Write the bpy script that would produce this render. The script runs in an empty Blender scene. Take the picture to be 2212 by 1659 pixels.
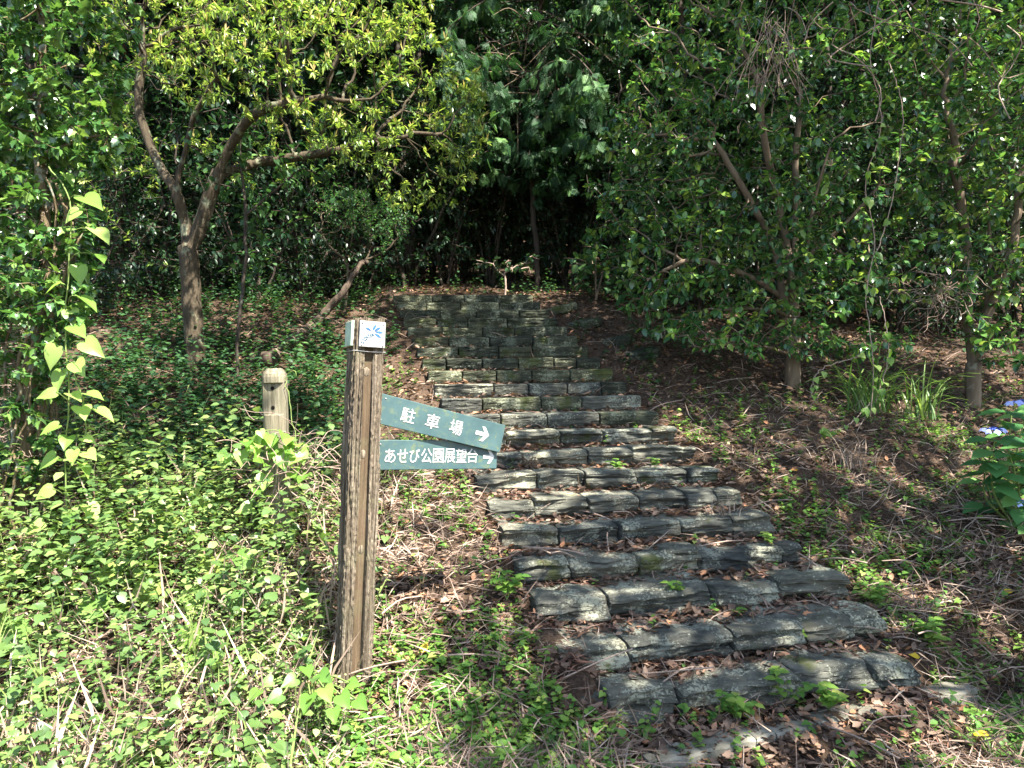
import bpy, math, random
import numpy as np
from mathutils import Vector, Matrix

scn = bpy.context.scene
COL = scn.collection
R = np.random.default_rng(7)
random.seed(7)

# ------------------------------------------------------------------ camera, sky, sun, exposure
EYE = 1.6
ROLL = 0.0155
FPX = 1533.0                      # focal length in pixels of a 2212 px wide picture
cd = bpy.data.cameras.new("camera")
cd.sensor_width = 36.0
cd.lens = FPX / 2212 * 36
cd.clip_start = 0.05
cd.clip_end = 500
cam = bpy.data.objects.new("camera", cd)
COL.objects.link(cam)
cam.matrix_world = Matrix.Translation((0, 0, EYE)) @ Matrix.Rotation(math.radians(90), 4, 'X') @ Matrix.Rotation(-ROLL, 4, 'Z')
scn.camera = cam

SUN = np.array([0.36, -0.40, 0.84]); SUN /= np.linalg.norm(SUN)
elev = math.asin(SUN[2]); azim = math.atan2(SUN[0], SUN[1])
w = bpy.data.worlds.new("World"); scn.world = w; w.use_nodes = True
nt = w.node_tree
sky = nt.nodes.new("ShaderNodeTexSky"); sky.sky_type = 'NISHITA'; sky.sun_disc = False
sky.sun_elevation = elev; sky.sun_rotation = azim
nt.links.new(sky.outputs[0], nt.nodes["Background"].inputs[0])
nt.nodes["Background"].inputs[1].default_value = 0.095
sd = bpy.data.lights.new("sun", 'SUN'); sd.energy = 5.0; sd.angle = math.radians(0.5); sd.color = (1.0, 0.95, 0.86)
so = bpy.data.objects.new("sun", sd); COL.objects.link(so); so.location = (10, -10, 30)
so.rotation_euler = Vector(SUN).to_track_quat('Z', 'Y').to_euler()
vs = scn.view_settings
vs.view_transform = 'Standard'; vs.look = 'None'; vs.exposure = 2.5; vs.gamma = 1
vs.use_curve_mapping = False
scn.cycles.max_bounces = 8; scn.cycles.transparent_max_bounces = 8
scn.cycles.diffuse_bounces = 4; scn.cycles.glossy_bounces = 2; scn.cycles.transmission_bounces = 4

# ------------------------------------------------------------------ small maths
def nrm(v):
    return v / np.maximum(np.linalg.norm(v, axis=-1, keepdims=True), 1e-9)

def _h(ix, iy, iz, seed):
    n = (ix * 374761393 + iy * 668265263 + iz * 2147483647 + seed * 974634541).astype(np.int64) & 0xffffffff
    n = ((n ^ (n >> 13)) * 1274126177) & 0xffffffff
    n = ((n ^ (n >> 16)) * 2246822519) & 0xffffffff
    return ((n ^ (n >> 15)) & 0xffffff) / float(0xffffff)

def vn(p, seed=0):
    p = np.asarray(p, float)
    i = np.floor(p).astype(np.int64); f = p - i; f = f * f * (3 - 2 * f)
    x, y, z = i[..., 0], i[..., 1], i[..., 2]
    fx, fy, fz = f[..., 0], f[..., 1], f[..., 2]
    r = 0
    for a in (0, 1):
        for b in (0, 1):
            for c in (0, 1):
                r = r + _h(x + a, y + b, z + c, seed) * (fx if a else 1 - fx) * (fy if b else 1 - fy) * (fz if c else 1 - fz)
    return r

def fbm(p, seed=0, o=4):
    p = np.asarray(p, float); r = 0; a = 0.5; t = 0
    for k in range(o):
        r = r + a * vn(p, seed + k * 17); t += a; a *= 0.5; p = p * 2.03 + 11.3
    return r / t

def n2(x, y, s, seed=0, o=3):
    x = np.asarray(x, float); y = np.asarray(y, float)
    return fbm(np.stack([x * s, y * s, np.zeros_like(x)], -1), seed, o)

def sst(a, b, x):
    t = np.clip((x - a) / (b - a), 0, 1); return t * t * (3 - 2 * t)

CR, SR = math.cos(ROLL), math.sin(ROLL)
def P(px, py, d):
    """world point seen at (px, py) of the 2212 x 1659 photograph at distance d along the view"""
    dx, dy = px - 1106.0, py - 829.5
    u = CR * dx - SR * dy; v = SR * dx + CR * dy
    return np.array([u / FPX * d, d, EYE - v / FPX * d])

# ------------------------------------------------------------------ the lie of the land
X0, Y0, GX, GY, YAW, RISE, TOP1, WID = 0.279, 3.1125, -0.0886, 0.2925, 0.21, 0.127, 0.208, 1.797
def stair(x, y):
    """s = how many goings up the flight, w = metres along the row from its left end"""
    a, b = math.cos(YAW), math.sin(YAW)
    det = GX * b - GY * a
    dx = x - X0; dy = y - Y0
    return (dx * b - dy * a) / det, (GX * dy - GY * dx) / det

def H(x, y, fine=True):
    x = np.asarray(x, float); y = np.asarray(y, float)
    s, wv = stair(x, y)
    base = TOP1 - RISE
    ramp = base + RISE * (np.minimum(s, 20) - np.log1p(np.exp(-(s) * 1.6)) * 0 )
    ramp = np.where(s < 0, base + RISE * 0.35 * np.maximum(s, -3.0), base + RISE * np.minimum(s, 20)) 
    ramp = ramp + 0.062 * np.maximum(s - 20, 0) + 0.20 * np.maximum(s - 66, 0)
    # foreground drop to the old path, right of the kerb line
    ramp = np.where(s < 0, ramp * 1.0 - 0.045 * sst(0.6, 1.3, -s) * sst(-0.3, 0.5, wv), ramp)
    bank = ramp + (n2(x, y, 1.3, 3) - 0.5) * 0.16 + (n2(x, y, 0.35, 9) - 0.5) * 0.25 * sst(0.4, 3, np.abs(wv - 0.9) - 0.9)
    bank = bank + 0.05 + 0.05 * sst(0.0, 1.0, wv - 1.8) - 0.10 * sst(0.0, 0.5, -wv) * sst(8, 12, s) * sst(-1.6, -0.6, wv)
    if fine:
        bank = bank + (n2(x, y, 7, 21) - 0.5) * 0.05
    dk = (y - 2.905) * 0.9325 - (x - 0.52) * 0.361
    kz = -0.075 + 0.105 * sst(-0.05, 0.05, dk) + (n2(x, y, 4, 13) - 0.5) * 0.05
    bank = bank + (kz - bank) * sst(0.35, 0.75, x) * np.maximum(sst(0.15, -0.1, s), sst(0.22, 0.06, dk)) * sst(3.1, 2.4, x)
    k = np.floor(np.clip(s - 0.30, -1, 20.0)); fr = np.clip(s - 0.30 - k, 0, 1)
    tread = base + RISE * (k + 1) - 0.03 + 0.024 * sst(0.05, 0.72, fr) * (0.4 + 1.2 * n2(x, y, 5, 5))
    tread = np.where(s < 0.30, np.minimum(ramp, base) - 0.01 , tread)
    tread = np.where(s > 20.6, ramp + 0.12, tread)
    lo_ = 0.17 * sst(3.0, 0.5, s)
    bank = bank + 0.10 * np.exp(-((wv - 0.05) / 0.22) ** 2) * sst(3.5, 1.0, s) * sst(-0.6, 0.1, s)
    m = sst(-0.10 + lo_, 0.03 + lo_, wv) * (1 - sst(WID - 0.08, WID + 0.12, wv))
    return bank * (1 - m) + tread * m

def GD(px, d, up=0.0):
    x = P(px, 829, d)[0]
    return np.array([x, d, float(H(x, d, False)) + up])

def G(px, py, dmax=40.0):
    d = np.arange(1.5, dmax, 0.01)
    dx, dy = px - 1106.0, py - 829.5
    u = CR * dx - SR * dy; v = SR * dx + CR * dy
    z = EYE - v / FPX * d; x = u / FPX * d
    hit = np.nonzero(z <= H(x, d, False))[0]
    i = hit[0] if len(hit) else len(d) - 1
    return np.array([x[i], d[i], float(H(x[i], d[i], False))])

# ------------------------------------------------------------------ materials
def mat(name, rough=0.8, spec=0.3):
    m = bpy.data.materials.new(name); m.use_nodes = True
    n = m.node_tree; b = n.nodes["Principled BSDF"]
    b.inputs["Roughness"].default_value = rough
    b.inputs["Specular IOR Level"].default_value = spec
    return m, n, b

def node(n, t, **kw):
    o = n.nodes.new(t)
    for k, v in kw.items():
        setattr(o, k, v)
    return o

def ramp(n, src, stops):
    r = n.nodes.new("ShaderNodeValToRGB")
    e = r.color_ramp.elements
    while len(e) < len(stops): e.new(0.5)
    for i, (p, c) in enumerate(stops):
        e[i].position = p; e[i].color = (c[0], c[1], c[2], 1)
    n.links.new(src, r.inputs[0]); return r

def noise(n, scale, detail=5, rough=0.55, sc=None, coord='pos'):
    t = n.nodes.new("ShaderNodeTexNoise"); t.inputs["Scale"].default_value = scale
    t.inputs["Detail"].default_value = detail; t.inputs["Roughness"].default_value = rough
    if coord == 'pos':
        src = n.nodes.new("ShaderNodeNewGeometry").outputs["Position"]
    else:
        src = n.nodes.new("ShaderNodeTexCoord").outputs["Object"]
    if sc is not None:
        mp = n.nodes.new("ShaderNodeMapping"); mp.inputs["Scale"].default_value = sc
        n.links.new(src, mp.inputs[0]); src = mp.outputs[0]
    n.links.new(src, t.inputs["Vector"])
    return t

def mix(n, fac, a, b):
    m = n.nodes.new("ShaderNodeMix"); m.data_type = 'RGBA'
    if isinstance(fac, (int, float)): m.inputs[0].default_value = fac
    else: n.links.new(fac, m.inputs[0])
    for k, v in ((6, a), (7, b)):
        if isinstance(v, tuple): m.inputs[k].default_value = (*v, 1)
        else: n.links.new(v, m.inputs[k])
    return m.outputs[2]

def bump(n, b, src, strength, dist):
    k = n.nodes.new("ShaderNodeBump"); k.inputs["Strength"].default_value = strength
    k.inputs["Distance"].default_value = dist
    n.links.new(src, k.inputs["Height"]); n.links.new(k.outputs[0], b.inputs["Normal"]); return k

def leafmat(name, stops, rough=0.4, spec=0.5, trans=0.35, boost=1.7):
    m, n, b = mat(name, rough, spec)
    at = n.nodes.new("ShaderNodeAttribute"); at.attribute_name = "tint"
    r = ramp(n, at.outputs["Fac"], stops)
    n.links.new(r.outputs[0], b.inputs["Base Color"])
    t = n.nodes.new("ShaderNodeBsdfTranslucent")
    g = n.nodes.new("ShaderNodeMix"); g.data_type = 'RGBA'; g.blend_type = 'MULTIPLY'; g.inputs[0].default_value = 1
    n.links.new(r.outputs[0], g.inputs[6]); g.inputs[7].default_value = (boost * 1.08, boost * 1.08, boost * 0.6, 1)
    n.links.new(g.outputs[2], t.inputs[0])
    ms = n.nodes.new("ShaderNodeMixShader"); ms.inputs[0].default_value = trans
    n.links.new(b.outputs[0], ms.inputs[1]); n.links.new(t.outputs[0], ms.inputs[2])
    n.links.new(ms.outputs[0], n.nodes["Material Output"].inputs[0])
    return m

M = {}
M['pieris'] = leafmat('pieris_leaf', [(0, (.06, .125, .03)), (.45, (.15, .24, .045)), (.75, (.26, .35, .07)), (1, (.38, .42, .14))], .3, .6, .36, 1.4)
M['camellia'] = leafmat('camellia_leaf', [(0, (.022, .062, .024)), (.5, (.05, .125, .036)), (.8, (.11, .22, .05)), (1, (.22, .31, .07))], .24, .6, .3)
M['ivy'] = leafmat('ivy_leaf', [(0, (.025, .07, .02)), (.5, (.06, .14, .035)), (1, (.16, .26, .06))], .26, .6, .28)
M['heart'] = leafmat('heart_leaf', [(0, (.08, .17, .03)), (.6, (.16, .28, .05)), (1, (.32, .42, .12))], .42, .4, .45)
M['weed'] = leafmat('weed_leaf', [(0, (.045, .12, .025)), (.5, (.09, .19, .035)), (.85, (.17, .27, .05)), (1, (.30, .34, .09))], .5, .35, .4)
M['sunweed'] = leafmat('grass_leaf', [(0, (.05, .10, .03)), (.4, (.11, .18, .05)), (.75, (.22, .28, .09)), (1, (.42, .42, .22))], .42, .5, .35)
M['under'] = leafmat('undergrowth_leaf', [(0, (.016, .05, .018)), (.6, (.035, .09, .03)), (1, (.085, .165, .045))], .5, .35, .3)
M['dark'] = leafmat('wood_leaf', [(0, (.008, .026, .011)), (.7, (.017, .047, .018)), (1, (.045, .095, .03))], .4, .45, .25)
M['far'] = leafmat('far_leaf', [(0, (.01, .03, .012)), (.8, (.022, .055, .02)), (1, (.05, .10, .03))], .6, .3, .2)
M['cypress'] = leafmat('cypress_spray', [(0, (.018, .055, .022)), (.6, (.038, .10, .036)), (1, (.10, .20, .055))], .6, .3, .3)
M['azalea'] = leafmat('azalea_leaf', [(0, (.025, .075, .03)), (.6, (.05, .13, .04)), (1, (.09, .19, .05))], .5, .4, .3)
M['hydr'] = leafmat('hydrangea_leaf', [(0, (.03, .10, .035)), (.6, (.06, .16, .045)), (1, (.13, .25, .07))], .42, .4, .3)
M['blade'] = leafmat('grass_blade', [(0, (.05, .11, .03)), (.6, (.10, .18, .05)), (1, (.2, .27, .08))], .45, .4, .35)
M['dead'] = leafmat('dead_leaf', [(0, (.06, .038, .028)), (.4, (.14, .092, .066)), (.75, (.25, .17, .12)), (.93, (.30, .14, .07)), (1, (.44, .35, .25))], .75, .2, .12, 1.0)
M['red'] = leafmat('red_litter', [(0, (.06, .030, .022)), (.5, (.15, .07, .046)), (1, (.28, .15, .10))], .8, .2, .1, 1.0)
M['straw'] = leafmat('dry_straw', [(0, (.07, .045, .035)), (.5, (.20, .14, .105)), (1, (.42, .34, .27))], .8, .2, .1, 1.0)
M['yellow'] = leafmat('yellow_leaf', [(0, (.55, .33, .03)), (1, (.7, .5, .05))], .5, .3, .3, 1.0)
M['spike'] = leafmat('flower_spike', [(0, (.30, .30, .07)), (1, (.55, .42, .18))], .7, .2, .3, 1.0)

def barkmat(name, c0, c1, lich, lamt, sz=6, bs=1.0):
    m, n, b = mat(name, .9, .15)
    t = noise(n, sz, 8, .65, (3.2, 3.2, .7))
    r = ramp(n, t.outputs[0], [(.3, c0), (.7, c1)])
    l = noise(n, 9, 6, .6)
    lr = ramp(n, l.outputs[0], [(.58 - lamt, (0, 0, 0)), (.66 - lamt, (1, 1, 1))])
    n.links.new(mix(n, lr.outputs[0], r.outputs[0], lich), b.inputs["Base Color"])
    bump(n, b, t.outputs[0], bs, .03); return m
M['bark'] = barkmat('lichen_bark', (.03, .023, .015), (.09, .07, .045), (.15, .155, .10), .02, 8)
M['cbark'] = barkmat('smooth_bark', (.09, .065, .045), (.19, .145, .10), (.24, .22, .17), -.03, 5, .4)
M['dbark'] = barkmat('dark_bark', (.02, .016, .012), (.07, .055, .042), (.1, .1, .08), -.03, 5)
M['red_bark'] = barkmat('red_bark', (.06, .028, .02), (.20, .10, .075), (.2, .17, .14), -.08, 14)
M['ivybark'] = barkmat('ivy_bark', (.06, .045, .025), (.20, .15, .085), (.24, .25, .2), .03, 9)
M['dvine'] = barkmat('dry_vine', (.16, .11, .085), (.38, .29, .23), (.4, .36, .3), -.1, 30, .2)
M['stem'] = barkmat('green_stem', (.10, .15, .04), (.20, .25, .08), (.2, .25, .08), -.3, 30, .2)
M['log'] = barkmat('log_bark', (.03, .022, .016), (.11, .08, .058), (.25, .22, .17), -.02, 6)

# ground
m, n, b = mat('forest_soil', .95, .1)
t = noise(n, 3.5, 8, .65); t2 = noise(n, 60, 6, .7)
r = ramp(n, t.outputs[0], [(.3, (.045, .032, .024)), (.5, (.095, .068, .050)), (.72, (.15, .11, .082))])
r2 = ramp(n, t2.outputs[0], [(.35, (.35, .32, .3)), (.7, (1.25, 1.15, 1.05))])
mm = n.nodes.new("ShaderNodeMix"); mm.data_type = 'RGBA'; mm.blend_type = 'MULTIPLY'; mm.inputs[0].default_value = 1
n.links.new(r.outputs[0], mm.inputs[6]); n.links.new(r2.outputs[0], mm.inputs[7])
n.links.new(mm.outputs[2], b.inputs["Base Color"]); bump(n, b, t2.outputs[0], 1, .03); M['soil'] = m

# slate: the lower steps bare and lichened, the upper ones mossy, their shade painted in as darker colour
def slate(name, cols, warmc, lich, lich_amt, moss_lo, mossc, zs=9):
    m, n, b = mat(name, .88, .12)
    t = noise(n, 5, 9, .7, (1.2, 1.2, zs)); t2 = noise(n, 26, 8, .7, (1, 1, 4)); big = noise(n, 2.6, 4, .6)
    c = ramp(n, t.outputs[0], [(.30, cols[0]), (.5, cols[1]), (.74, cols[2])])
    warm = ramp(n, big.outputs[0], [(.45, (0, 0, 0)), (.68, (.7, .7, .7))])
    c1 = mix(n, warm.outputs[0], c.outputs[0], warmc)
    # lichen: round spots and crusty patches
    vo = n.nodes.new("ShaderNodeTexVoronoi"); vo.inputs["Scale"].default_value = 30
    wob = noise(n, 45, 3, .6); gp = n.nodes.new("ShaderNodeNewGeometry")
    ad = n.nodes.new("ShaderNodeVectorMath"); ad.operation = 'MULTIPLY_ADD'
    n.links.new(wob.outputs["Color"], ad.inputs[0]); ad.inputs[1].default_value = (.03, .03, .03); n.links.new(gp.outputs["Position"], ad.inputs[2])
    n.links.new(ad.outputs[0], vo.inputs["Vector"])
    pm = noise(n, 5.2, 4, .6)
    sb = n.nodes.new("ShaderNodeMath"); sb.operation = 'MULTIPLY_ADD'; sb.inputs[1].default_value = 1.7; sb.inputs[2].default_value = -.66
    n.links.new(pm.outputs[0], sb.inputs[0])
    lt = n.nodes.new("ShaderNodeMath"); lt.operation = 'LESS_THAN'
    n.links.new(vo.outputs["Distance"], lt.inputs[0]); n.links.new(sb.outputs[0], lt.inputs[1])
    cr = noise(n, 75, 4, .75)
    cs = n.nodes.new("ShaderNodeMath"); cs.operation = 'MULTIPLY'; n.links.new(cr.outputs[0], cs.inputs[0]); n.links.new(pm.outputs[0], cs.inputs[1])
    crr = ramp(n, cs.outputs[0], [(.285, (0, 0, 0)), (.33, (1, 1, 1))])
    mx = n.nodes.new("ShaderNodeMath"); mx.operation = 'MAXIMUM'; n.links.new(lt.outputs[0], mx.inputs[0]); n.links.new(crr.outputs[0], mx.inputs[1])
    lf = n.nodes.new("ShaderNodeMath"); lf.operation = 'MULTIPLY'; lf.inputs[1].default_value = lich_amt; n.links.new(mx.outputs[0], lf.inputs[0])
    c2 = mix(n, lf.outputs[0], c1, lich)
    ms_ = noise(n, 3.1, 6, .65)
    mr = ramp(n, ms_.outputs[0], [(moss_lo, (0, 0, 0)), (moss_lo + .08, (.85, .85, .85))])
    oi = n.nodes.new("ShaderNodeObjectInfo")
    rv = ramp(n, oi.outputs["Random"], [(0, (.62, .64, .66)), (.35, (.95, .95, .92)), (.7, (1.1, 1.06, .98)), (1, (1.45, 1.38, 1.22))])
    mu = n.nodes.new("ShaderNodeMix"); mu.data_type = 'RGBA'; mu.blend_type = 'MULTIPLY'; mu.inputs[0].default_value = 1
    n.links.new(mix(n, mr.outputs[0], c2, mossc), mu.inputs[6]); n.links.new(rv.outputs[0], mu.inputs[7])
    n.links.new(mu.outputs[2], b.inputs["Base Color"])
    ah = n.nodes.new("ShaderNodeMath"); ah.operation = 'MULTIPLY_ADD'; ah.inputs[1].default_value = .6
    n.links.new(t2.outputs[0], ah.inputs[0]); n.links.new(t.outputs[0], ah.inputs[2])
    bump(n, b, ah.outputs[0], 1.0, .03); return m
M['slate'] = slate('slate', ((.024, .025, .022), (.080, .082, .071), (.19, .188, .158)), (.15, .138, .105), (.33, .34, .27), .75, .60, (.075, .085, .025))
M['slate_mossy_shaded'] = slate('shaded_mossy_slate', ((.013, .015, .011), (.046, .050, .036), (.115, .12, .08)), (.075, .082, .05), (.26, .28, .21), .6, .55, (.05, .062, .02), 4)

# concrete
m, n, b = mat('old_concrete', .9, .15)
t = noise(n, 7, 8, .7); t2 = noise(n, 120, 4, .6)
r = ramp(n, t.outputs[0], [(.3, (.06, .06, .042)), (.5, (.15, .14, .11)), (.75, (.25, .235, .19))])
n.links.new(r.outputs[0], b.inputs["Base Color"]); bump(n, b, t2.outputs[0], .6, .006); M['concrete'] = m

# weathered wood
def wood(name, c0, c1, c2, sc=(22, 22, 1.1)):
    m, n, b = mat(name, .9, .15)
    t = noise(n, 3.2, 9, .7, sc, 'obj'); t2 = noise(n, 5, 5, .6, None, 'obj')
    r = ramp(n, t.outputs[0], [(.3, c0), (.5, c1), (.72, c2)])
    g = ramp(n, t2.outputs[0], [(.5, (0, 0, 0)), (.8, (.45, .45, .45))])
    n.links.new(mix(n, g.outputs[0], r.outputs[0], (.15, .16, .085)), b.inputs["Base Color"])
    bump(n, b, t.outputs[0], 1, .012); return m
M['wood'] = wood('weathered_wood', (.018, .013, .009), (.12, .093, .064), (.34, .285, .215), (42, 42, 1.3))
M['wood_core'] = wood('brown_wood', (.045, .03, .018), (.09, .063, .038), (.14, .10, .065))
M['rot'] = wood('rotten_wood', (.22, .11, .09), (.45, .27, .22), (.62, .5, .42), (9, 9, 9))
M['postwood'] = wood('grey_post_wood', (.07, .06, .038), (.16, .14, .095), (.28, .25, .18), (16, 16, .8))

# sign paint
m, n, b = mat('green_sign_paint', .42, .45)
t = noise(n, 42, 5, .65, None, 'obj'); t2 = noise(n, 9, 5, .6, None, 'obj')
r = ramp(n, t2.outputs[0], [(.3, (.028, .058, .062)), (.7, (.048, .09, .09))])
g = ramp(n, t.outputs[0], [(.52, (0, 0, 0)), (.60, (.75, .75, .75))])
g2 = ramp(n, t2.outputs[0], [(.42, (0, 0, 0)), (.62, (1, 1, 1))])
gm = n.nodes.new("ShaderNodeMath"); gm.operation = 'MULTIPLY'; n.links.new(g.outputs[0], gm.inputs[0]); n.links.new(g2.outputs[0], gm.inputs[1])
n.links.new(mix(n, gm.outputs[0], r.outputs[0], (.09, .115, .06)), b.inputs["Base Color"]); M['sign'] = m

def plain(name, col, rough=.6, spec=.3, sc=25, dirt=.35):
    m, n, b = mat(name, rough, spec)
    t = noise(n, sc, 6, .65, None, 'obj')
    d = tuple(x * (1 - dirt) for x in col)
    r = ramp(n, t.outputs[0], [(.35, d), (.6, col)])
    n.links.new(r.outputs[0], b.inputs["Base Color"]); return m
M['letter'] = plain('white_lettering', (.50, .49, .45), .7)
M['tile'] = plain('white_tile', (.34, .335, .315), .4, .35, 18, .3)
M['gtile'] = plain('greenish_tile', (.40, .50, .38), .4, .4, 15, .35)
M['blue'] = plain('blue_glaze', (.03, .11, .27), .4, .4, 60, .4)
M['teal'] = plain('teal_glaze', (.04, .10, .15), .4, .4, 60, .4)
M['paleglaze'] = plain('pale_stem_glaze', (.40, .42, .34), .4, .4, 60, .2)
M['steel'] = plain('steel', (.28, .27, .25), .45, .5, 60, .4)
M['hole'] = plain('hole_shade', (.008, .007, .006), .95, .05)
M['petal'] = leafmat('hydrangea_petal', [(0, (.34, .40, .80)), (1, (.52, .58, .90))], .6, .2, .3, .8)
M['floret'] = plain('blue_floret', (.07, .12, .46), .7, .2, 90, .5)

# ------------------------------------------------------------------ mesh collecting
class MB:
    def __init__(s): s.V = []; s.L = []; s.T = []; s.A = []; s.n = 0
    def add(s, v, loops, tot, tint=0.5):
        v = np.asarray(v, float).reshape(-1, 3)
        s.V.append(v); s.L.append(np.asarray(loops, np.int64) + s.n); s.T.append(np.asarray(tot, np.int64))
        s.A.append(np.broadcast_to(np.asarray(tint, float), (len(v),)).copy()); s.n += len(v)
    def faces(s, v, fs, tint=0.5):
        s.add(v, [i for f in fs for i in f], [len(f) for f in fs], tint)

LOC = {}
def parent_loc(o):
    p = np.zeros(3)
    while o is not None: p = p + LOC.get(o.name, np.zeros(3)); o = o.parent
    return p

def build(mb, name, material, parent=None, local=False, smooth=True, origin=None):
    me = bpy.data.meshes.new(name)
    V = np.concatenate(mb.V); L = np.concatenate(mb.L); T = np.concatenate(mb.T); A = np.concatenate(mb.A)
    if not local:
        if parent is not None: V = V - parent_loc(parent)
        elif origin is not None: V = V - np.asarray(origin)
    me.vertices.add(len(V)); me.vertices.foreach_set("co", V.astype(np.float32).ravel())
    me.loops.add(len(L)); me.loops.foreach_set("vertex_index", L.astype(np.int32))
    me.polygons.add(len(T)); me.polygons.foreach_set("loop_start", np.concatenate([[0], np.cumsum(T)[:-1]]).astype(np.int32))
    me.polygons.foreach_set("loop_total", T.astype(np.int32))
    me.polygons.foreach_set("use_smooth", np.full(len(T), smooth))
    me.update(calc_edges=True)
    a = me.attributes.new("tint", 'FLOAT', 'POINT'); a.data.foreach_set("value", A.astype(np.float32))
    me.materials.append(material)
    o = bpy.data.objects.new(name, me); COL.objects.link(o)
    if parent is not None: o.parent = parent
    elif origin is not None: o.location = origin; LOC[o.name] = np.asarray(origin, float)
    return o

def tag(o, label=None, cat=None, group=None, kind=None):
    if label: o['label'] = label
    if cat: o['category'] = cat
    if group: o['group'] = group
    if kind: o['kind'] = kind
    return o

def thing(name, label, cat, loc=(0, 0, 0), group=None, rot=None):
    o = bpy.data.objects.new(name, None); COL.objects.link(o); o.empty_display_size = .1
    o.location = tuple(float(v) for v in loc); LOC[o.name] = np.asarray(loc, float)
    if rot: o.rotation_euler = rot
    return tag(o, label, cat, group)

def dup(root, loc, rotz, sc=(1, 1, 1), label=None, group=None):
    r = root.copy(); COL.objects.link(r); r.location = tuple(loc); r.rotation_euler = (0, 0, rotz); r.scale = sc
    if label: r['label'] = label
    if group: r['group'] = group
    for ch in list(root.children):
        c = ch.copy(); COL.objects.link(c); c.parent = r
        for g in ch.children:
            k = g.copy(); COL.objects.link(k); k.parent = c
    return r

# ------------------------------------------------------------------ leaf shapes (x across, y along, z up)
def t_leaf(wd=.22, fold=.25, droop=.18):
    st = [(0.0, 0), (.28, wd * .92), (.62, wd * .85), (1.0, 0)]
    v = [(0, 0, 0)]; f = []
    for y, h in st[1:3]:
        z = -droop * y * y
        v += [(-h, y, z + fold * h), (0, y, z), (h, y, z + fold * h)]
    v += [(0, 1, -droop)]
    f = [(0, 2, 1), (0, 3, 2), (1, 2, 5, 4), (2, 3, 6, 5), (4, 5, 7), (5, 6, 7)]
    return np.array(v, float), f
def t_leaf_lo(wd=.25, droop=.15):
    v = [(0, 0, 0), (-wd, .45, .03), (0, 1, -droop), (wd, .45, .03)]
    return np.array(v, float), [(0, 3, 2, 1)]
def t_outline(pts, c=(0, .25), cup=.12, droop=.1):
    """fan from the petiole point through one half outline, mirrored"""
    o = pts + [(-x, y) for x, y in pts[::-1] if abs(x) > 1e-6]
    v = [(c[0], c[1], 0)]
    for x, y in o: v.append((x, y, cup * abs(x) - droop * max(y, 0) ** 2))
    k = len(o)
    return np.array(v, float), [(0, 1 + (i + 1) % k, 1 + i) for i in range(k)][:]
HEART = t_outline([(0, .06), (.16, -.07), (.34, -.06), (.47, .10), (.46, .34), (.33, .60), (.14, .84), (0, 1.05)], (0, .3), .22, .22)
IVY = t_outline([(0, .0), (.2, -.1), (.42, .05), (.34, .28), (.40, .50), (.22, .56), (.12, .82), (0, 1.0)], (0, .28), .18, .18)
def round_pts():
    p = []
    for i in range(11):
        a = -math.pi / 2 + math.radians(14) + (math.pi - math.radians(14)) * i / 10
        rr = .5 * (1 + (.09 if i % 2 else -.05))
        p.append((max(rr * math.cos(a), 0) * 1.08 if i < 10 else 0.0, .42 + rr * math.sin(a)))
    return [(0, .2)] + p
BROAD = t_outline(round_pts(), (0, .32), .12, .22)
OAK = t_outline([(0, 0), (.1, .12), (.28, .2), (.22, .36), (.38, .5), (.25, .62), (.26, .8), (.1, .82), (0, 1)], (0, .4), .5, -.2)
LEAF = t_leaf(); LEAFW = t_leaf(.30, .2, .2); LEAFN = t_leaf(.15, .3, .2); LEAFLO = t_leaf_lo(); LEAFLON = t_leaf_lo(.16)
OVATE = t_leaf(.36, .15, .25)
def t_spray():
    v = []; f = []
    def kite(a, b, h, z):
        a = np.array(a); b = np.array(b); d = b - a; p = np.array([-d[1], d[0]]) / np.linalg.norm(d) * h
        k = len(v); m_ = a + d * .45
        for q, zz in ((a, z), (m_ + p, z), (b, z - .06), (m_ - p, z)): v.append((q[0], q[1], zz - .12 * q[1] ** 2))
        f.append((k, k + 3, k + 2, k + 1))
    kite((0, 0), (0, 1), .035, 0)
    for i, y in enumerate((.1, .24, .38, .52, .66, .8)):
        ln = .42 * (1 - .75 * y) + .08
        for sg in (-1, 1):
            e = (sg * ln * .8, y + ln * .75); kite((0, y), e, .035, .0)
            for tt in (.4, .72):
                q = (sg * ln * .8 * tt, y + ln * .75 * tt)
                kite(q, (q[0] + sg * .02, q[1] + ln * .42), .028, .0); kite(q, (q[0] + sg * ln * .4, q[1] + .05), .028, 0)
    return np.array(v, float), f
SPRAY = t_spray()

def leaves(mb, tpl, pos, axis, normal, length, tint, wmul=1.0):
    v, f = tpl
    pos = np.asarray(pos, float); N = len(pos)
    if N == 0: return
    ax = nrm(np.asarray(axis, float)); no = np.asarray(normal, float)
    no = nrm(no - ax * (no * ax).sum(-1, keepdims=True) + 1e-6)
    side = np.cross(ax, no)
    ln = np.broadcast_to(np.asarray(length, float), (N,))[:, None, None]
    wm = np.broadcast_to(np.asarray(wmul, float), (N,))[:, None, None]
    V = pos[:, None, :] + ln * (v[None, :, 0:1] * wm * side[:, None, :] + v[None, :, 1:2] * ax[:, None, :] + v[None, :, 2:3] * no[:, None, :])
    k = len(v)
    lp = np.array([i for q in f for i in q]); tt = np.array([len(q) for q in f])
    L = (lp[None, :] + (np.arange(N) * k)[:, None]).ravel()
    T = np.tile(tt, N)
    tn = np.repeat(np.broadcast_to(np.asarray(tint, float), (N,)), k)
    mb.add(V.reshape(-1, 3), L, T, tn)

def rdir(n):
    return nrm(R.normal(size=(n, 3)))

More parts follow.
